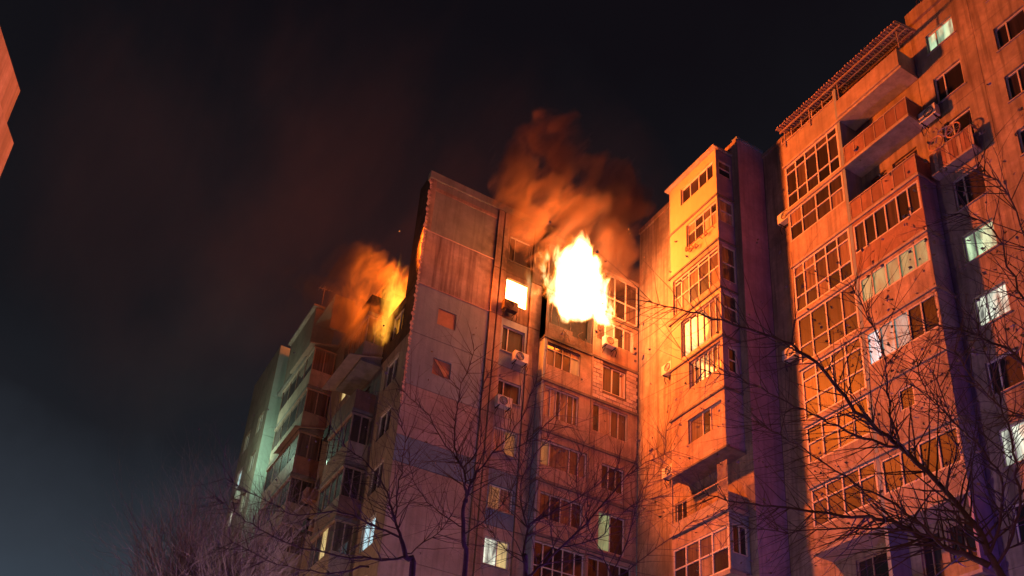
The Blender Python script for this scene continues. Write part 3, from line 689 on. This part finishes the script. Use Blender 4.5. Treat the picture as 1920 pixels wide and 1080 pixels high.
# ================================================================== BLOCK AT THE LEFT EDGE
# its facade runs away from the camera; stepped balcony ends catch the light
lb = thing('apartment_building', 'orange lit building edge with stepped balconies at the left border', 'apartment building', (-8, 20, GROUND))
def ray(px, py): return RT*((px-CX)/FPX) + UP*(-(py-CY)/FPX) + FW
va = ray(550, 1790); va.z = 0; va.normalize()         # direction the facade recedes in
vn = Vector((va.y, -va.x, 0))                         # facing right, toward the courtyard
A0 = ray(38, 170); A0 = A0*(22/ math.hypot(A0.x, A0.y))
def LP(s, d, z): return Vector((A0.x, A0.y, 0)) + va*s + vn*d + Vector((0, 0, z))
def lbox(mb, s0, s1, d0, d1, z0, z1):
    p = [LP(s, d, z) for z in (z0, z1) for s, d in ((s0, d0), (s1, d0), (s1, d1), (s0, d1))]
    return mb.poly(p, [(0, 3, 2, 1), (4, 5, 6, 7), (0, 1, 5, 4), (1, 2, 6, 5), (2, 3, 7, 6), (3, 0, 4, 7)])
zt = A0.z
mb = lbox(MB(), -12, -.9, -9, -.35, GROUND, zt+.3); build('core_wall', mb, 'wall_r', lb)
mb = lbox(MB(), -12, -.0, -.9, 0, zt-1.15, zt); build('roof_balcony', mb, 'plaster', lb)
z = zt-1.2
k_ = 0
while z > -1:
    top = z; h = 2.1 if k_ == 0 else 1.5
    mb = lbox(MB(), -12, .55 if k_ == 0 else .35, -.9, .06, top-h, top-.05); build('balcony', mb, 'conc_pink' if k_ else 'plaster', lb)
    mb = lbox(MB(), -12, -.25, -.9, -.12, top-2.75, top-h-.005); build('glazing', mb, 'frame_old', lb)
    z -= 2.8; k_ += 1

# ================================================================== AIR CONDITIONERS
def ac_unit(F, u, z, label, d=0., soot=False):
    pb = F.P(u, d, z); t = thing('air_conditioner', label, 'air conditioner', pb, 'air conditioners bracketed to the facades')
    mb = MB(); F.box(mb, u-.38, u+.38, d+.12, d+.42, z+.03, z+.55); body = build('casing', mb, 'soot' if soot else 'ac', t)
    k = MB(); pts = [F.P(u-.08+.2*math.cos(a), d+.435, z+.29+.2*math.sin(a)) for a in [2*math.pi*i/14 for i in range(15)]]; k.tube(pts, .018, 4); 
    for r_ in (.07, .135): k.tube([F.P(u-.08+r_*math.cos(a), d+.435, z+.29+r_*math.sin(a)) for a in [2*math.pi*i/12 for i in range(13)]], .009, 4)
    build('fan_grille', k, 'dark', t)
    for s in (-.28, .28):
        k = MB(); F.box(k, u+s-.015, u+s+.015, d+.004, d+.44, z-.02, z+.025); k.tube([F.P(u+s, d+.01, z-.3), F.P(u+s, d+.38, z-.02)], .012, 4); build('bracket', k, 'dark', t)
    k = MB(); k.tube([F.P(u+.36, d+.2, z+.15), F.P(u+.5, d+.15, z-.05), F.P(u+.52, d+.02, z-.25)], .02, 5); build('pipe', k, 'dark', t)
    return t
ac_unit(FX, 17.42, 28.98, 'sooty air conditioner under the small blazing window of the burning block', soot=True)
ac_unit(FB, 23.0, 28.85, 'pale air conditioner below the four-light window right of the big flames')
ac_unit(FX, 18.2, 26.25, 'air conditioner under the dark window just below the small blazing window')
ac_unit(FX, 17.5, 23.5, 'air conditioner under the second dark window below the small blazing window')
ac_unit(F1, 31.2*S, 26.55, 'air conditioner on the orange wall left of the glazed bay, by the flame reflection')
ac_unit(F1, 31.2*S, 20.9, 'lower air conditioner on the orange wall left of the glazed bay')
ac_unit(F2, 16.75*S, Y(31.95), 'air conditioner under the dark window two storeys below the lit top window')
ac_unit(F2, 24.6*S, Y(32.6), 'air conditioner on the dark recessed wall left of the tall balcony stack')
ac_unit(F2, 24.9*S, Y(25.0), 'lower air conditioner on the dark recessed wall behind the branches')
ac_unit(FH, 55.6, 25.2, 'air conditioner beside the pale lit window on the far end of the burning block')
ac_unit(F2, 16.0*S, Y(38.9), 'air conditioner standing on the roof edge above the lit top window')
# bicycle on the french balcony
bk = thing('bicycle', 'rusty bicycle propped on the small plank-fronted balcony beside the tall stack', 'bicycle', (X2-.2, Y(16.3), Y(29.2)))
def ring(F, u, d, z, r, w, n=16): return MB().tube([F.P(u+r*math.cos(a), d, z+r*math.sin(a)) for a in [2*math.pi*i/n for i in range(n+1)]], w, 5, cap=False)
for u in (Y(16.55), Y(15.75)):
    w_ = build('wheel', ring(F2, u, .5, Y(29.1)+1.25, .30, .028), 'bike', bk)
    k = MB(); [k.tube([F2.P(u, .5, Y(29.1)+1.25), F2.P(u+.29*math.cos(a), .5, Y(29.1)+1.25+.29*math.sin(a))], .006, 3) for a in [math.pi*i/5 for i in range(10)]]; build('spokes', k, 'railing', w_)
zb_ = Y(29.1)+1.25
k = MB()
for a, b in (((16.55, 0), (16.35, .45)), ((16.35, .45), (15.98, .42)), ((15.98, .42), (16.12, -.02)), ((16.12, -.02), (16.38, .38)), ((16.12, -.02), (15.75, 0)), ((15.98, .42), (15.75, 0))):
    k.tube([F2.P(Y(a[0]), .5, zb_+a[1]), F2.P(Y(b[0]), .5, zb_+b[1])], .022, 5)
build('bicycle_frame', k, 'cloth', bk)
k = MB(); k.tube([F2.P(Y(16.34), .25, zb_+.52), F2.P(Y(16.34), .5, zb_+.48), F2.P(Y(16.34), .72, zb_+.52)], .02, 5); build('handlebar', k, 'bike', bk)
k = MB(); F2.box(k, Y(15.88), Y(16.05), .44, .56, zb_+.45, zb_+.52); build('saddle', k, 'dark', bk)

# ================================================================== TREES (bare, budding)
def at(px, py, dist):
    d = ray(px, py); return d*(dist/d.length)
def jitter(rd, s): return Vector((rd.gauss(0, s), rd.gauss(0, s), rd.gauss(0, s)))
def smooth(pts, rads, rd, wob=.03, sub=4):
    out, orad = [], []
    n = len(pts)
    for i in range(n-1):
        p0 = pts[max(i-1, 0)]; p1 = pts[i]; p2 = pts[i+1]; p3 = pts[min(i+2, n-1)]
        for k in range(sub):
            t = k/sub
            p = .5*((2*p1)+(p2-p0)*t+(2*p0-5*p1+4*p2-p3)*t*t+(-p0+3*p1-3*p2+p3)*t**3)
            out.append(p+jitter(rd, wob*(p2-p1).length*.4)); orad.append(rads[i]+(rads[i+1]-rads[i])*t)
    out.append(pts[-1]); orad.append(rads[-1]); return out, orad
def grow(rd, mb, buds, start, dirv, length, r, depth, up=.12, dens=1.0, budp=.5):
    n = max(3, int(length/.22)); p = start.copy(); d = dirv.normalized(); pts = [p.copy()]; rs = [r]
    step = length/n
    for i in range(n):
        d = (d + jitter(rd, .11) + Vector((0, 0, up*.35))).normalized(); p = p + d*step
        pts.append(p.copy()); rs.append(r*(1-.8*(i+1)/n))
        if depth > 0 and i >= 1 and rd.random() < (.62 if depth < 3 else .5)*dens:
            s = d.cross(jitter(rd, 1)).normalized(); nd = (d*.75+s*rd.uniform(.5, .9)).normalized()
            grow(rd, mb, buds, p, nd, length*rd.uniform(.45, .75), rs[-1]*.7, depth-1, up, dens, budp)
        if depth <= 1 and rd.random() < budp*.5: buds.append((p+jitter(rd, .01), d, rd.uniform(.012, .028)))
    mb.tube(pts, rs, 4 if r > .012 else 3, cap=False)
    if rd.random() < budp: buds.append((pts[-1], d, rd.uniform(.015, .03)))
def tree(name, label, dist, trunk, limbs, seed, grp, twl=1.2, r0=.16, dens=1., bark='bark', budp=.5, levels=3, scale=1., up=.12):
    rd = random.Random(seed)
    tp = [at(x, y, dist) for x, y in trunk]
    base = Vector((tp[0].x+.1, tp[0].y+.05, GROUND-.05))
    t = thing(name, label, 'tree', (base.x, base.y, GROUND), grp)
    P, Rr = smooth([base, base.lerp(tp[0], .55)+jitter(rd, .08)]+tp, [r0*1.2, r0*.9]+[.7*r0*(1-.45*i/max(1, len(tp)-1)) for i in range(len(tp))], rd)
    build('trunk', MB().tube(P, [r*.6 for r in Rr], 9), bark, t, smooth=True)
    tw, buds = MB(), []
    for li, (path, ra) in enumerate(limbs):
        dd = dist + rd.uniform(-.4, .4)
        pts = [at(x, y, dist+(dd-dist)*min(1, i/3)+ (rd.uniform(-.2, .2) if i else 0)) for i, (x, y) in enumerate(path)]
        rr = [max(.005, .32*ra*(1-.85*(i/(len(pts)-1))**.8)) for i in range(len(pts))]
        P, Rr = smooth(pts, rr, rd, .05, 5)
        build('limb', MB().tube(P, Rr, 7), bark, t, smooth=True)
        for i in range(2, len(P)):
            for _k in range(3 if rd.random() < .5 else 2):
                d = (P[i]-P[i-1]).normalized(); s = d.cross(jitter(rd, 1)).normalized()
                grow(rd, tw, buds, P[i], d*.6+s*.75, twl*rd.uniform(.4, 1.1)*(1-.3*i/len(P)), max(.0045, min(.012, Rr[i]*.5)), levels, up, dens, budp)
    build('twigs', tw, bark, t, kind='stuff', recalc=False)
    if buds:
        b = MB()
        for p, d, s in buds:
            for _ in range(2):
                a = d.cross(jitter(rd, 1)).normalized()*s*.55; e_ = (d+jitter(rd, .5)).normalized()*s*1.5
                b.poly([p, p+a+e_*.5, p+e_, p-a+e_*.5], [(0, 1, 2, 3)])
        build('buds', b, 'bud', t, kind='stuff', recalc=False)
    return t
G1 = 'bare trees in front of the blocks'
tree('bare_tree', 'bare forked tree in front of the end wall of the burning block, trunk nearly upright', 13, [(871, 1085), (869, 1015), (869, 955), (875, 930)],
     [([(875, 930), (868, 878), (847, 849), (789, 764), (744, 729)], .055), ([(868, 878), (855, 849), (853, 791), (864, 733), (889, 658)], .045),
      ([(868, 878), (900, 831), (900, 755), (915, 700)], .035), ([(875, 940), (882, 907), (922, 849), (967, 804), (1007, 707)], .06), ([(870, 1000), (930, 960), (975, 880), (990, 820)], .03),
      ([(869, 990), (810, 950), (775, 900), (768, 850)], .03), ([(922, 849), (985, 830), (1050, 770)], .02)], 3, G1, .9, .085, 1.15, budp=0.02)
tree('bare_tree', 'leaning bare tree low in front of the corner of the burning block', 12, [(772, 1085), (762, 1045), (751, 1008)],
     [([(751, 1008), (736, 965), (727, 926), (693, 873), (650, 839), (620, 800)], .06), ([(751, 1008), (700, 985), (640, 960), (560, 965), (500, 940), (423, 897)], .05),
      ([(762, 1045), (700, 1050), (587, 1032), (500, 1000), (440, 960), (400, 930)], .05), ([(740, 975), (750, 900), (760, 830), (745, 770)], .035), ([(690, 1060), (600, 1075), (500, 1050), (430, 1010)], .04),
      ([(760, 1040), (820, 1000), (850, 960)], .03)], 5, G1, 1.1, .10, 1.15, budp=0.02)
tree('bare_tree', 'bare tree with low branches spreading right in front of the inner corner', 12.5, [(984, 1090), (984, 1040)],
     [([(984, 1071), (989, 991), (1029, 964), (1100, 924), (1160, 870)], .055), ([(984, 1085), (1055, 1026), (1122, 955), (1167, 902), (1211, 866), (1262, 845)], .055),
      ([(989, 991), (975, 920), (1000, 860), (1040, 800)], .035), ([(1055, 1026), (1120, 1010), (1180, 950), (1240, 930)], .03), ([(984, 1060), (930, 1010), (905, 960)], .03)], 8, G1, 1.25, .08, 1.2, budp=0.02)
tree('bare_tree', 'large bare tree at the lower right with long limbs crossing the balcony stack', 9.5, [(1900, 1150), (1880, 1085), (1855, 1040)],
     [([(1855, 1040), (1830, 985), (1772, 919), (1686, 838), (1624, 787), (1531, 682), (1450, 632), (1353, 601), (1280, 582), (1215, 565)], .10),
      ([(1855, 1060), (1772, 1027), (1730, 1010), (1660, 974), (1591, 969), (1480, 952), (1400, 945), (1320, 925)], .10),
      ([(1686, 838), (1619, 822), (1536, 783), (1460, 745), (1370, 705), (1300, 690)], .045), ([(1686, 838), (1664, 733), (1660, 667), (1629, 600), (1600, 540)], .035),
      ([(1772, 1027), (1700, 960), (1590, 900), (1480, 827), (1420, 790)], .05), ([(1830, 1030), (1720, 1000), (1600, 990), (1480, 998), (1380, 985)], .05),
      ([(1855, 1040), (1880, 960), (1870, 880), (1800, 800), (1740, 740), (1720, 680)], .05), ([(1870, 1060), (1910, 960), (1900, 850), (1880, 760), (1850, 660), (1830, 600)], .05),
      ([(1772, 919), (1790, 850), (1780, 780), (1750, 700)], .03)], 11, G1, 1.1, .11, .8, budp=.12)
tree('bare_tree', 'bare tree reaching in from the right border across the lit windows', 8.5, [(2010, 900), (1990, 760)],
     [([(1990, 760), (1930, 690), (1860, 640), (1800, 620), (1740, 610)], .05), ([(1990, 740), (1950, 620), (1900, 520), (1860, 430), (1800, 400)], .045),
      ([(1990, 720), (1960, 560), (1920, 440), (1880, 350), (1830, 320)], .035), ([(1990, 800), (1920, 780), (1850, 740), (1790, 660)], .035)], 15, G1, .8, .09, .8, budp=.15)
tree('bare_tree', 'slender many-twigged bare tree between the inner corner and the glazed bay', 14, [(1150, 1120), (1148, 1085)],
     [([(1148, 1085), (1120, 1020), (1090, 960), (1080, 890), (1095, 830)], .03), ([(1148, 1085), (1180, 1000), (1200, 930), (1240, 870), (1250, 800)], .035),
      ([(1148, 1085), (1230, 1030), (1300, 980), (1380, 950)], .03), ([(1130, 1050), (1060, 1020), (1010, 960), (960, 930)], .03)], 33, G1, 1.3, .06, 1.2, budp=.02)
# fuzzy broom-like crown low at the left
def broom(name, label, px, py, dist, w, h, seed, grp):
    rd = random.Random(seed); b0 = at(px, py, dist); base = Vector((b0.x, b0.y, GROUND))
    t = thing(name, label, 'tree', base, grp)
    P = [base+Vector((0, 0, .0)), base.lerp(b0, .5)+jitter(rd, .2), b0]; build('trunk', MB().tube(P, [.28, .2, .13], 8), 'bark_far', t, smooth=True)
    tw = MB(); buds = []
    for i in range(70):
        a = rd.uniform(0, 6.28); e_ = rd.uniform(.15, 1.4); d = Vector((math.cos(a)*math.cos(e_)*w, math.sin(a)*math.cos(e_)*w, math.sin(e_)*h))
        L = d.length*rd.uniform(.55, 1.); st = P[1].lerp(P[2], rd.uniform(.5, 1.))
        grow(rd, tw, buds, st, d, L, .03, 2, .3, 1.0, 0)
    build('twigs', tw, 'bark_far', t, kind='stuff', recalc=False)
    return t
G2 = 'pale twiggy trees low on the left'
broom('bare_tree', 'pale fuzzy bare tree rising against the dark sky left of the burning block', 325, 1120, 30, 3.4, 4.3, 21, G2)
broom('bare_tree', 'pale fuzzy bare tree hugging the lower left corner of the burning block', 440, 1150, 29, 2.8, 4.6, 22, G2)

# ================================================================== FLAMES AND SMOKE
class NT:
    """small helper to write volume node maths"""
    def __init__(s, name):
        s.m = bpy.data.materials.new(name); s.m.use_nodes = True; s.n, s.l = s.m.node_tree.nodes, s.m.node_tree.links
        for x in list(s.n): s.n.remove(x)
        s.out = s.n.new('ShaderNodeOutputMaterial')
        try: s.m.cycles.volume_step_rate = .3 if name != 'smoke_high' else 1.
        except Exception as ex: print('STEP', ex)
        tc = s.n.new('ShaderNodeTexCoord'); s.P = tc.outputs['Object']
    def a(s, v, sock):
        if isinstance(v, (int, float)): sock.default_value = v
        else: s.l.new(v, sock)
    def m_(s, op, x, y=0., z=0., clamp=False):
        t = s.n.new('ShaderNodeMath'); t.operation = op; t.use_clamp = clamp
        s.a(x, t.inputs[0]); s.a(y, t.inputs[1]); s.a(z, t.inputs[2]); return t.outputs[0]
    def xyz(s, v=None):
        t = s.n.new('ShaderNodeSeparateXYZ'); s.l.new(v or s.P, t.inputs[0]); return t.outputs
    def noise(s, scale, stretch=(1, 1, 1), det=4, rough=.55, dist=0., off=(0, 0, 0)):
        mp = s.n.new('ShaderNodeMapping'); mp.inputs['Scale'].default_value = stretch; mp.inputs['Location'].default_value = off; s.l.new(s.P, mp.inputs[0])
        t = s.n.new('ShaderNodeTexNoise'); t.inputs['Scale'].default_value = scale; t.inputs['Detail'].default_value = det
        t.inputs['Roughness'].default_value = rough; t.inputs['Distortion'].default_value = dist; s.l.new(mp.outputs[0], t.inputs['Vector']); return t.outputs['Fac']
    def sm(s, v, a, b, c=0., d=1.):
        t = s.n.new('ShaderNodeMapRange'); t.interpolation_type = 'SMOOTHSTEP'; s.l.new(v, t.inputs[0])
        for i, q in enumerate((a, b, c, d)): t.inputs[i+1].default_value = q
        return t.outputs[0]
def domain(name, mat, c, h, label, cat, kind=None, rot=0):
    mb = MB(); mb.box(tuple(c[i]-h[i] for i in range(3)), tuple(c[i]+h[i] for i in range(3)))
    o = build(name, mb, mat, None, origin=c); tag(o, label, cat)
    if kind: o['kind'] = kind
    return o

def flame_mat(name, K, w, zb, zt, wy, lean, seed, amp=1.1, scale=.9, tear=.9, power=2.0, hot=(1, .70, .30)):
    t = NT(name); x, y, z = t.xyz()
    n1 = t.noise(scale, (1, 1, .45), 5, .6, .6, (seed, 0, 0)); n2 = t.noise(scale*2.6, (1, 1, .4), 4, .6, .8, (0, seed, 0))
    zz = t.m_('DIVIDE', t.m_('SUBTRACT', z, zb), zt-zb)                    # 0 bottom .. 1 tip
    wid = t.m_('MULTIPLY', t.m_('MULTIPLY', t.sm(zz, -.04, .10), t.sm(zz, 1.08, .50)), w)
    xx = t.m_('ADD', x, t.m_('MULTIPLY', z, -lean)); xx = t.m_('ADD', xx, t.m_('MULTIPLY', t.m_('SUBTRACT', n1, .5), amp))
    r = t.m_('ADD', t.m_('ABSOLUTE', xx), t.m_('MULTIPLY', t.m_('ABSOLUTE', y), w/wy))
    f = t.m_('SUBTRACT', wid, r); f = t.m_('ADD', f, t.m_('MULTIPLY', t.m_('SUBTRACT', n2, .5), amp*tear))
    s_ = t.sm(f, .0, .75); e_ = t.m_('MULTIPLY', t.m_('POWER', s_, power), K)
    cr = t.n.new('ShaderNodeValToRGB'); t.l.new(s_, cr.inputs[0]); cr.color_ramp.elements[0].color = (1, .14, .006, 1); cr.color_ramp.elements[1].color = (*hot, 1)
    k2 = cr.color_ramp.elements.new(.45); k2.color = (1, .30, .02, 1); cr.color_ramp.elements[1].position = .45; cr.color_ramp.elements[2].position = .85
    em = t.n.new('ShaderNodeEmission'); t.l.new(cr.outputs[0], em.inputs[0]); t.l.new(e_, em.inputs[1]); t.l.new(em.outputs[0], t.out.inputs['Volume'])
    return t.m
domain('flame', flame_mat('flame_main', 6, 2.25, -2.5, 3.3, 1.3, .02, 12.3, amp=2.3, scale=.62, tear=1.6, power=1.4), (20.7, 32.75, 31.85), (2.7, 1.1, 3.4), 'towering white-hot flames bursting from the burnt-out loggias', 'flames', 'thing')
domain('flame', flame_mat('flame_small', 1.6, .6, -1.0, 1.3, .5, -.25, 5.4, amp=.9, scale=1.5), (18.35, 33.55, 31.1), (1.1, .42, 1.5), 'thin yellow flames curling up from the small blazing window', 'flames', 'thing')
domain('flame', flame_mat('flame_tongue', 2.6, .50, -2.0, 2.5, .5, .05, 1.7, amp=.9, scale=1.3, tear=1.1), (19.6, 33.1, 31.8), (1.0, .5, 2.7), 'thin yellow tongue of flame rising along the left edge of the towering flames', 'flames', 'thing')
domain('flame', flame_mat('flame_side', 1.5, 1.1, -2.7, 2.7, 1.3, -.06, 9.4, amp=2.2, scale=.9, tear=1.3, hot=(1, .40, .035)), (12.75, 36.9, 29.5), (1.9, 1.6, 3.0), 'yellow flames licking out of the long side behind the corner of the burning block', 'flames', 'thing')
# blazing room behind the small window
mb = MB(); nx, nz_ = 10, 10
vv = []
for i in range(nx+1):
    for j in range(nz_+1):
        vv.append(FX.P(17.28+1.23*i/nx, -.14+.03*noise.noise(Vector((i*.5, j*.35, 1))), 29.71+1.48*j/nz_))
mb.poly(vv, [(i*(nz_+1)+j, (i+1)*(nz_+1)+j, (i+1)*(nz_+1)+j+1, i*(nz_+1)+j+1) for i in range(nx) for j in range(nz_)])
o = build('flame', mb, 'blaze', None); tag(o, 'white-hot sheet of fire filling the small upper window of the burning block', 'flames')

def smoke_mat(name, dens, h, lo, hi, scale, seed, col=(.62, .55, .5), glow=0., glowcol=(1, .15, .008), glowc=(0, 0, 0), glowr=3., absorb=(.5, .42, .4), det=6, dist=.8):
    """h: half sizes of the billow; density fades to nothing before the domain's faces"""
    t = NT(name); x, y, z = t.xyz()
    q = t.m_('ADD', t.m_('ADD', t.m_('POWER', t.m_('ABSOLUTE', t.m_('DIVIDE', x, h[0])), 2), t.m_('POWER', t.m_('ABSOLUTE', t.m_('DIVIDE', y, h[1])), 2)), t.m_('POWER', t.m_('ABSOLUTE', t.m_('DIVIDE', z, h[2])), 2))
    env = t.sm(q, 1.0, .0)
    n1 = t.noise(scale, (1, .45, .85), 4, .55, dist, (seed, seed*.3, 0)); n2 = t.noise(scale*2.3, (1, .28, .8), det, .6, dist*1.5, (0, seed, seed))
    ridge = t.m_('SUBTRACT', 1., t.m_('MULTIPLY', t.m_('ABSOLUTE', t.m_('SUBTRACT', n2, .5)), 5.))
    n = t.m_('ADD', t.m_('ADD', t.m_('MULTIPLY', n1, 1.9), -.55), t.m_('MULTIPLY', t.m_('SUBTRACT', n2, .5), 1.5))
    v = t.m_('MULTIPLY', t.m_('ADD', n, t.m_('MULTIPLY', t.m_('SUBTRACT', env, .5), .5)), t.sm(env, 0., .15))
    d = t.sm(v, lo, hi, 0., dens)
    vs = t.n.new('ShaderNodeVolumePrincipled'); vs.inputs['Color'].default_value = (*col, 1); t.l.new(d, vs.inputs['Density'])
    vs.inputs['Absorption Color'].default_value = (*absorb, 1); vs.inputs['Anisotropy'].default_value = .1
    if glow:  # emission given to the smoke in place of scattered firelight
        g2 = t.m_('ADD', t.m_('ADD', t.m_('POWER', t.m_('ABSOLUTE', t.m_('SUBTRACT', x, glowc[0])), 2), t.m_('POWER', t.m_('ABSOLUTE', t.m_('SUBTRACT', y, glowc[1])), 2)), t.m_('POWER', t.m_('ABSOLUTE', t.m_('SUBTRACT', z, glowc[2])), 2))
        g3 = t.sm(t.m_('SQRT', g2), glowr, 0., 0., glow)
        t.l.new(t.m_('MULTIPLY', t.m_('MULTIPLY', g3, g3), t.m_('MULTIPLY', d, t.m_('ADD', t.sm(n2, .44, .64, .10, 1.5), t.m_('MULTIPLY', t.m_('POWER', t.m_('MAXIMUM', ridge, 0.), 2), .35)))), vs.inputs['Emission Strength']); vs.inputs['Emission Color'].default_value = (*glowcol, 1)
    t.l.new(vs.outputs[0], t.out.inputs['Volume'])
    return t.m
domain('smoke', smoke_mat('smoke_main', 1.7, (6.2, 2.1, 7.2), .40, .72, .36, 2.0, col=(.16, .11, .09), glow=.62, glowc=(-1.2, -.6, -4.6), glowr=7.6), (20.6, 33.0, 37.4), (6.2, 2.1, 7.2), 'rolling smoke lit and self-glowing orange above the towering flames', 'smoke', 'stuff')
domain('smoke', smoke_mat('smoke_side', .9, (5.6, 3.9, 4.9), .42, .75, .42, 6.0, col=(.06, .05, .045), glow=1.5, glowc=(.9, -2.6, -.2), glowr=4.9), (12.3, 39.5, 30.0), (5.6, 3.9, 4.9), 'self-glowing orange smoke drifting off the burning long side', 'smoke', 'stuff')
domain('smoke', smoke_mat('smoke_high', .011, (34, 20, 28), .2, .9, .06, 11.0, col=(.5, .36, .33)), (20, 58, 50), (34, 20, 28), 'wide dim reddish smoke drifting in the night sky behind the blocks', 'smoke', 'stuff')

# drifting embers
rd = random.Random(4); mb = MB()
for _ in range(16):
    c = Vector((rd.gauss(22.6, 1.6), rd.gauss(32.4, .7), rd.gauss(36.0, 2.2))) if rd.random() < .65 else Vector((rd.gauss(10.8, 1.4), rd.gauss(37, 1.2), rd.gauss(31.5, 1.8)))
    d = Vector((rd.uniform(-.5, .9), rd.uniform(-.3, .3), rd.uniform(.2, 1))).normalized(); L = rd.uniform(.02, .10)
    mb.tube([c, c+d*L*.5+Vector((.01, 0, 0)), c+d*L], [.006, .014, .005], 4, cap=False)
o = build('embers', mb, M('ember', (.1, .03, .01), emit=(1, .32, .05), estr=2.2), None, kind='stuff', recalc=False); tag(o, 'tiny glowing embers drifting up beside the flames', 'embers')

a_ = thing('roof_aerial', 'thin television aerial sticking up from the boxed-in loggia roof left of the side flames', 'aerial', (11.6, 47.0, 35.0))
mb = MB(); mb.tube([(11.6, 47, 35.0), (11.6, 47, 36.6)], .025, 5); build('mast', mb, 'frame_old', a_)
mb = MB(); mb.tube([(11.2, 47, 36.4), (12.1, 47, 36.5)], .015, 4); [mb.tube([(11.3+i*.2, 46.7+i*.03, 36.42+i*.02), (11.3+i*.2, 47.3-i*.03, 36.42+i*.02)], .01, 4) for i in range(4)]; build('element_bars', mb, 'frame_old', a_)
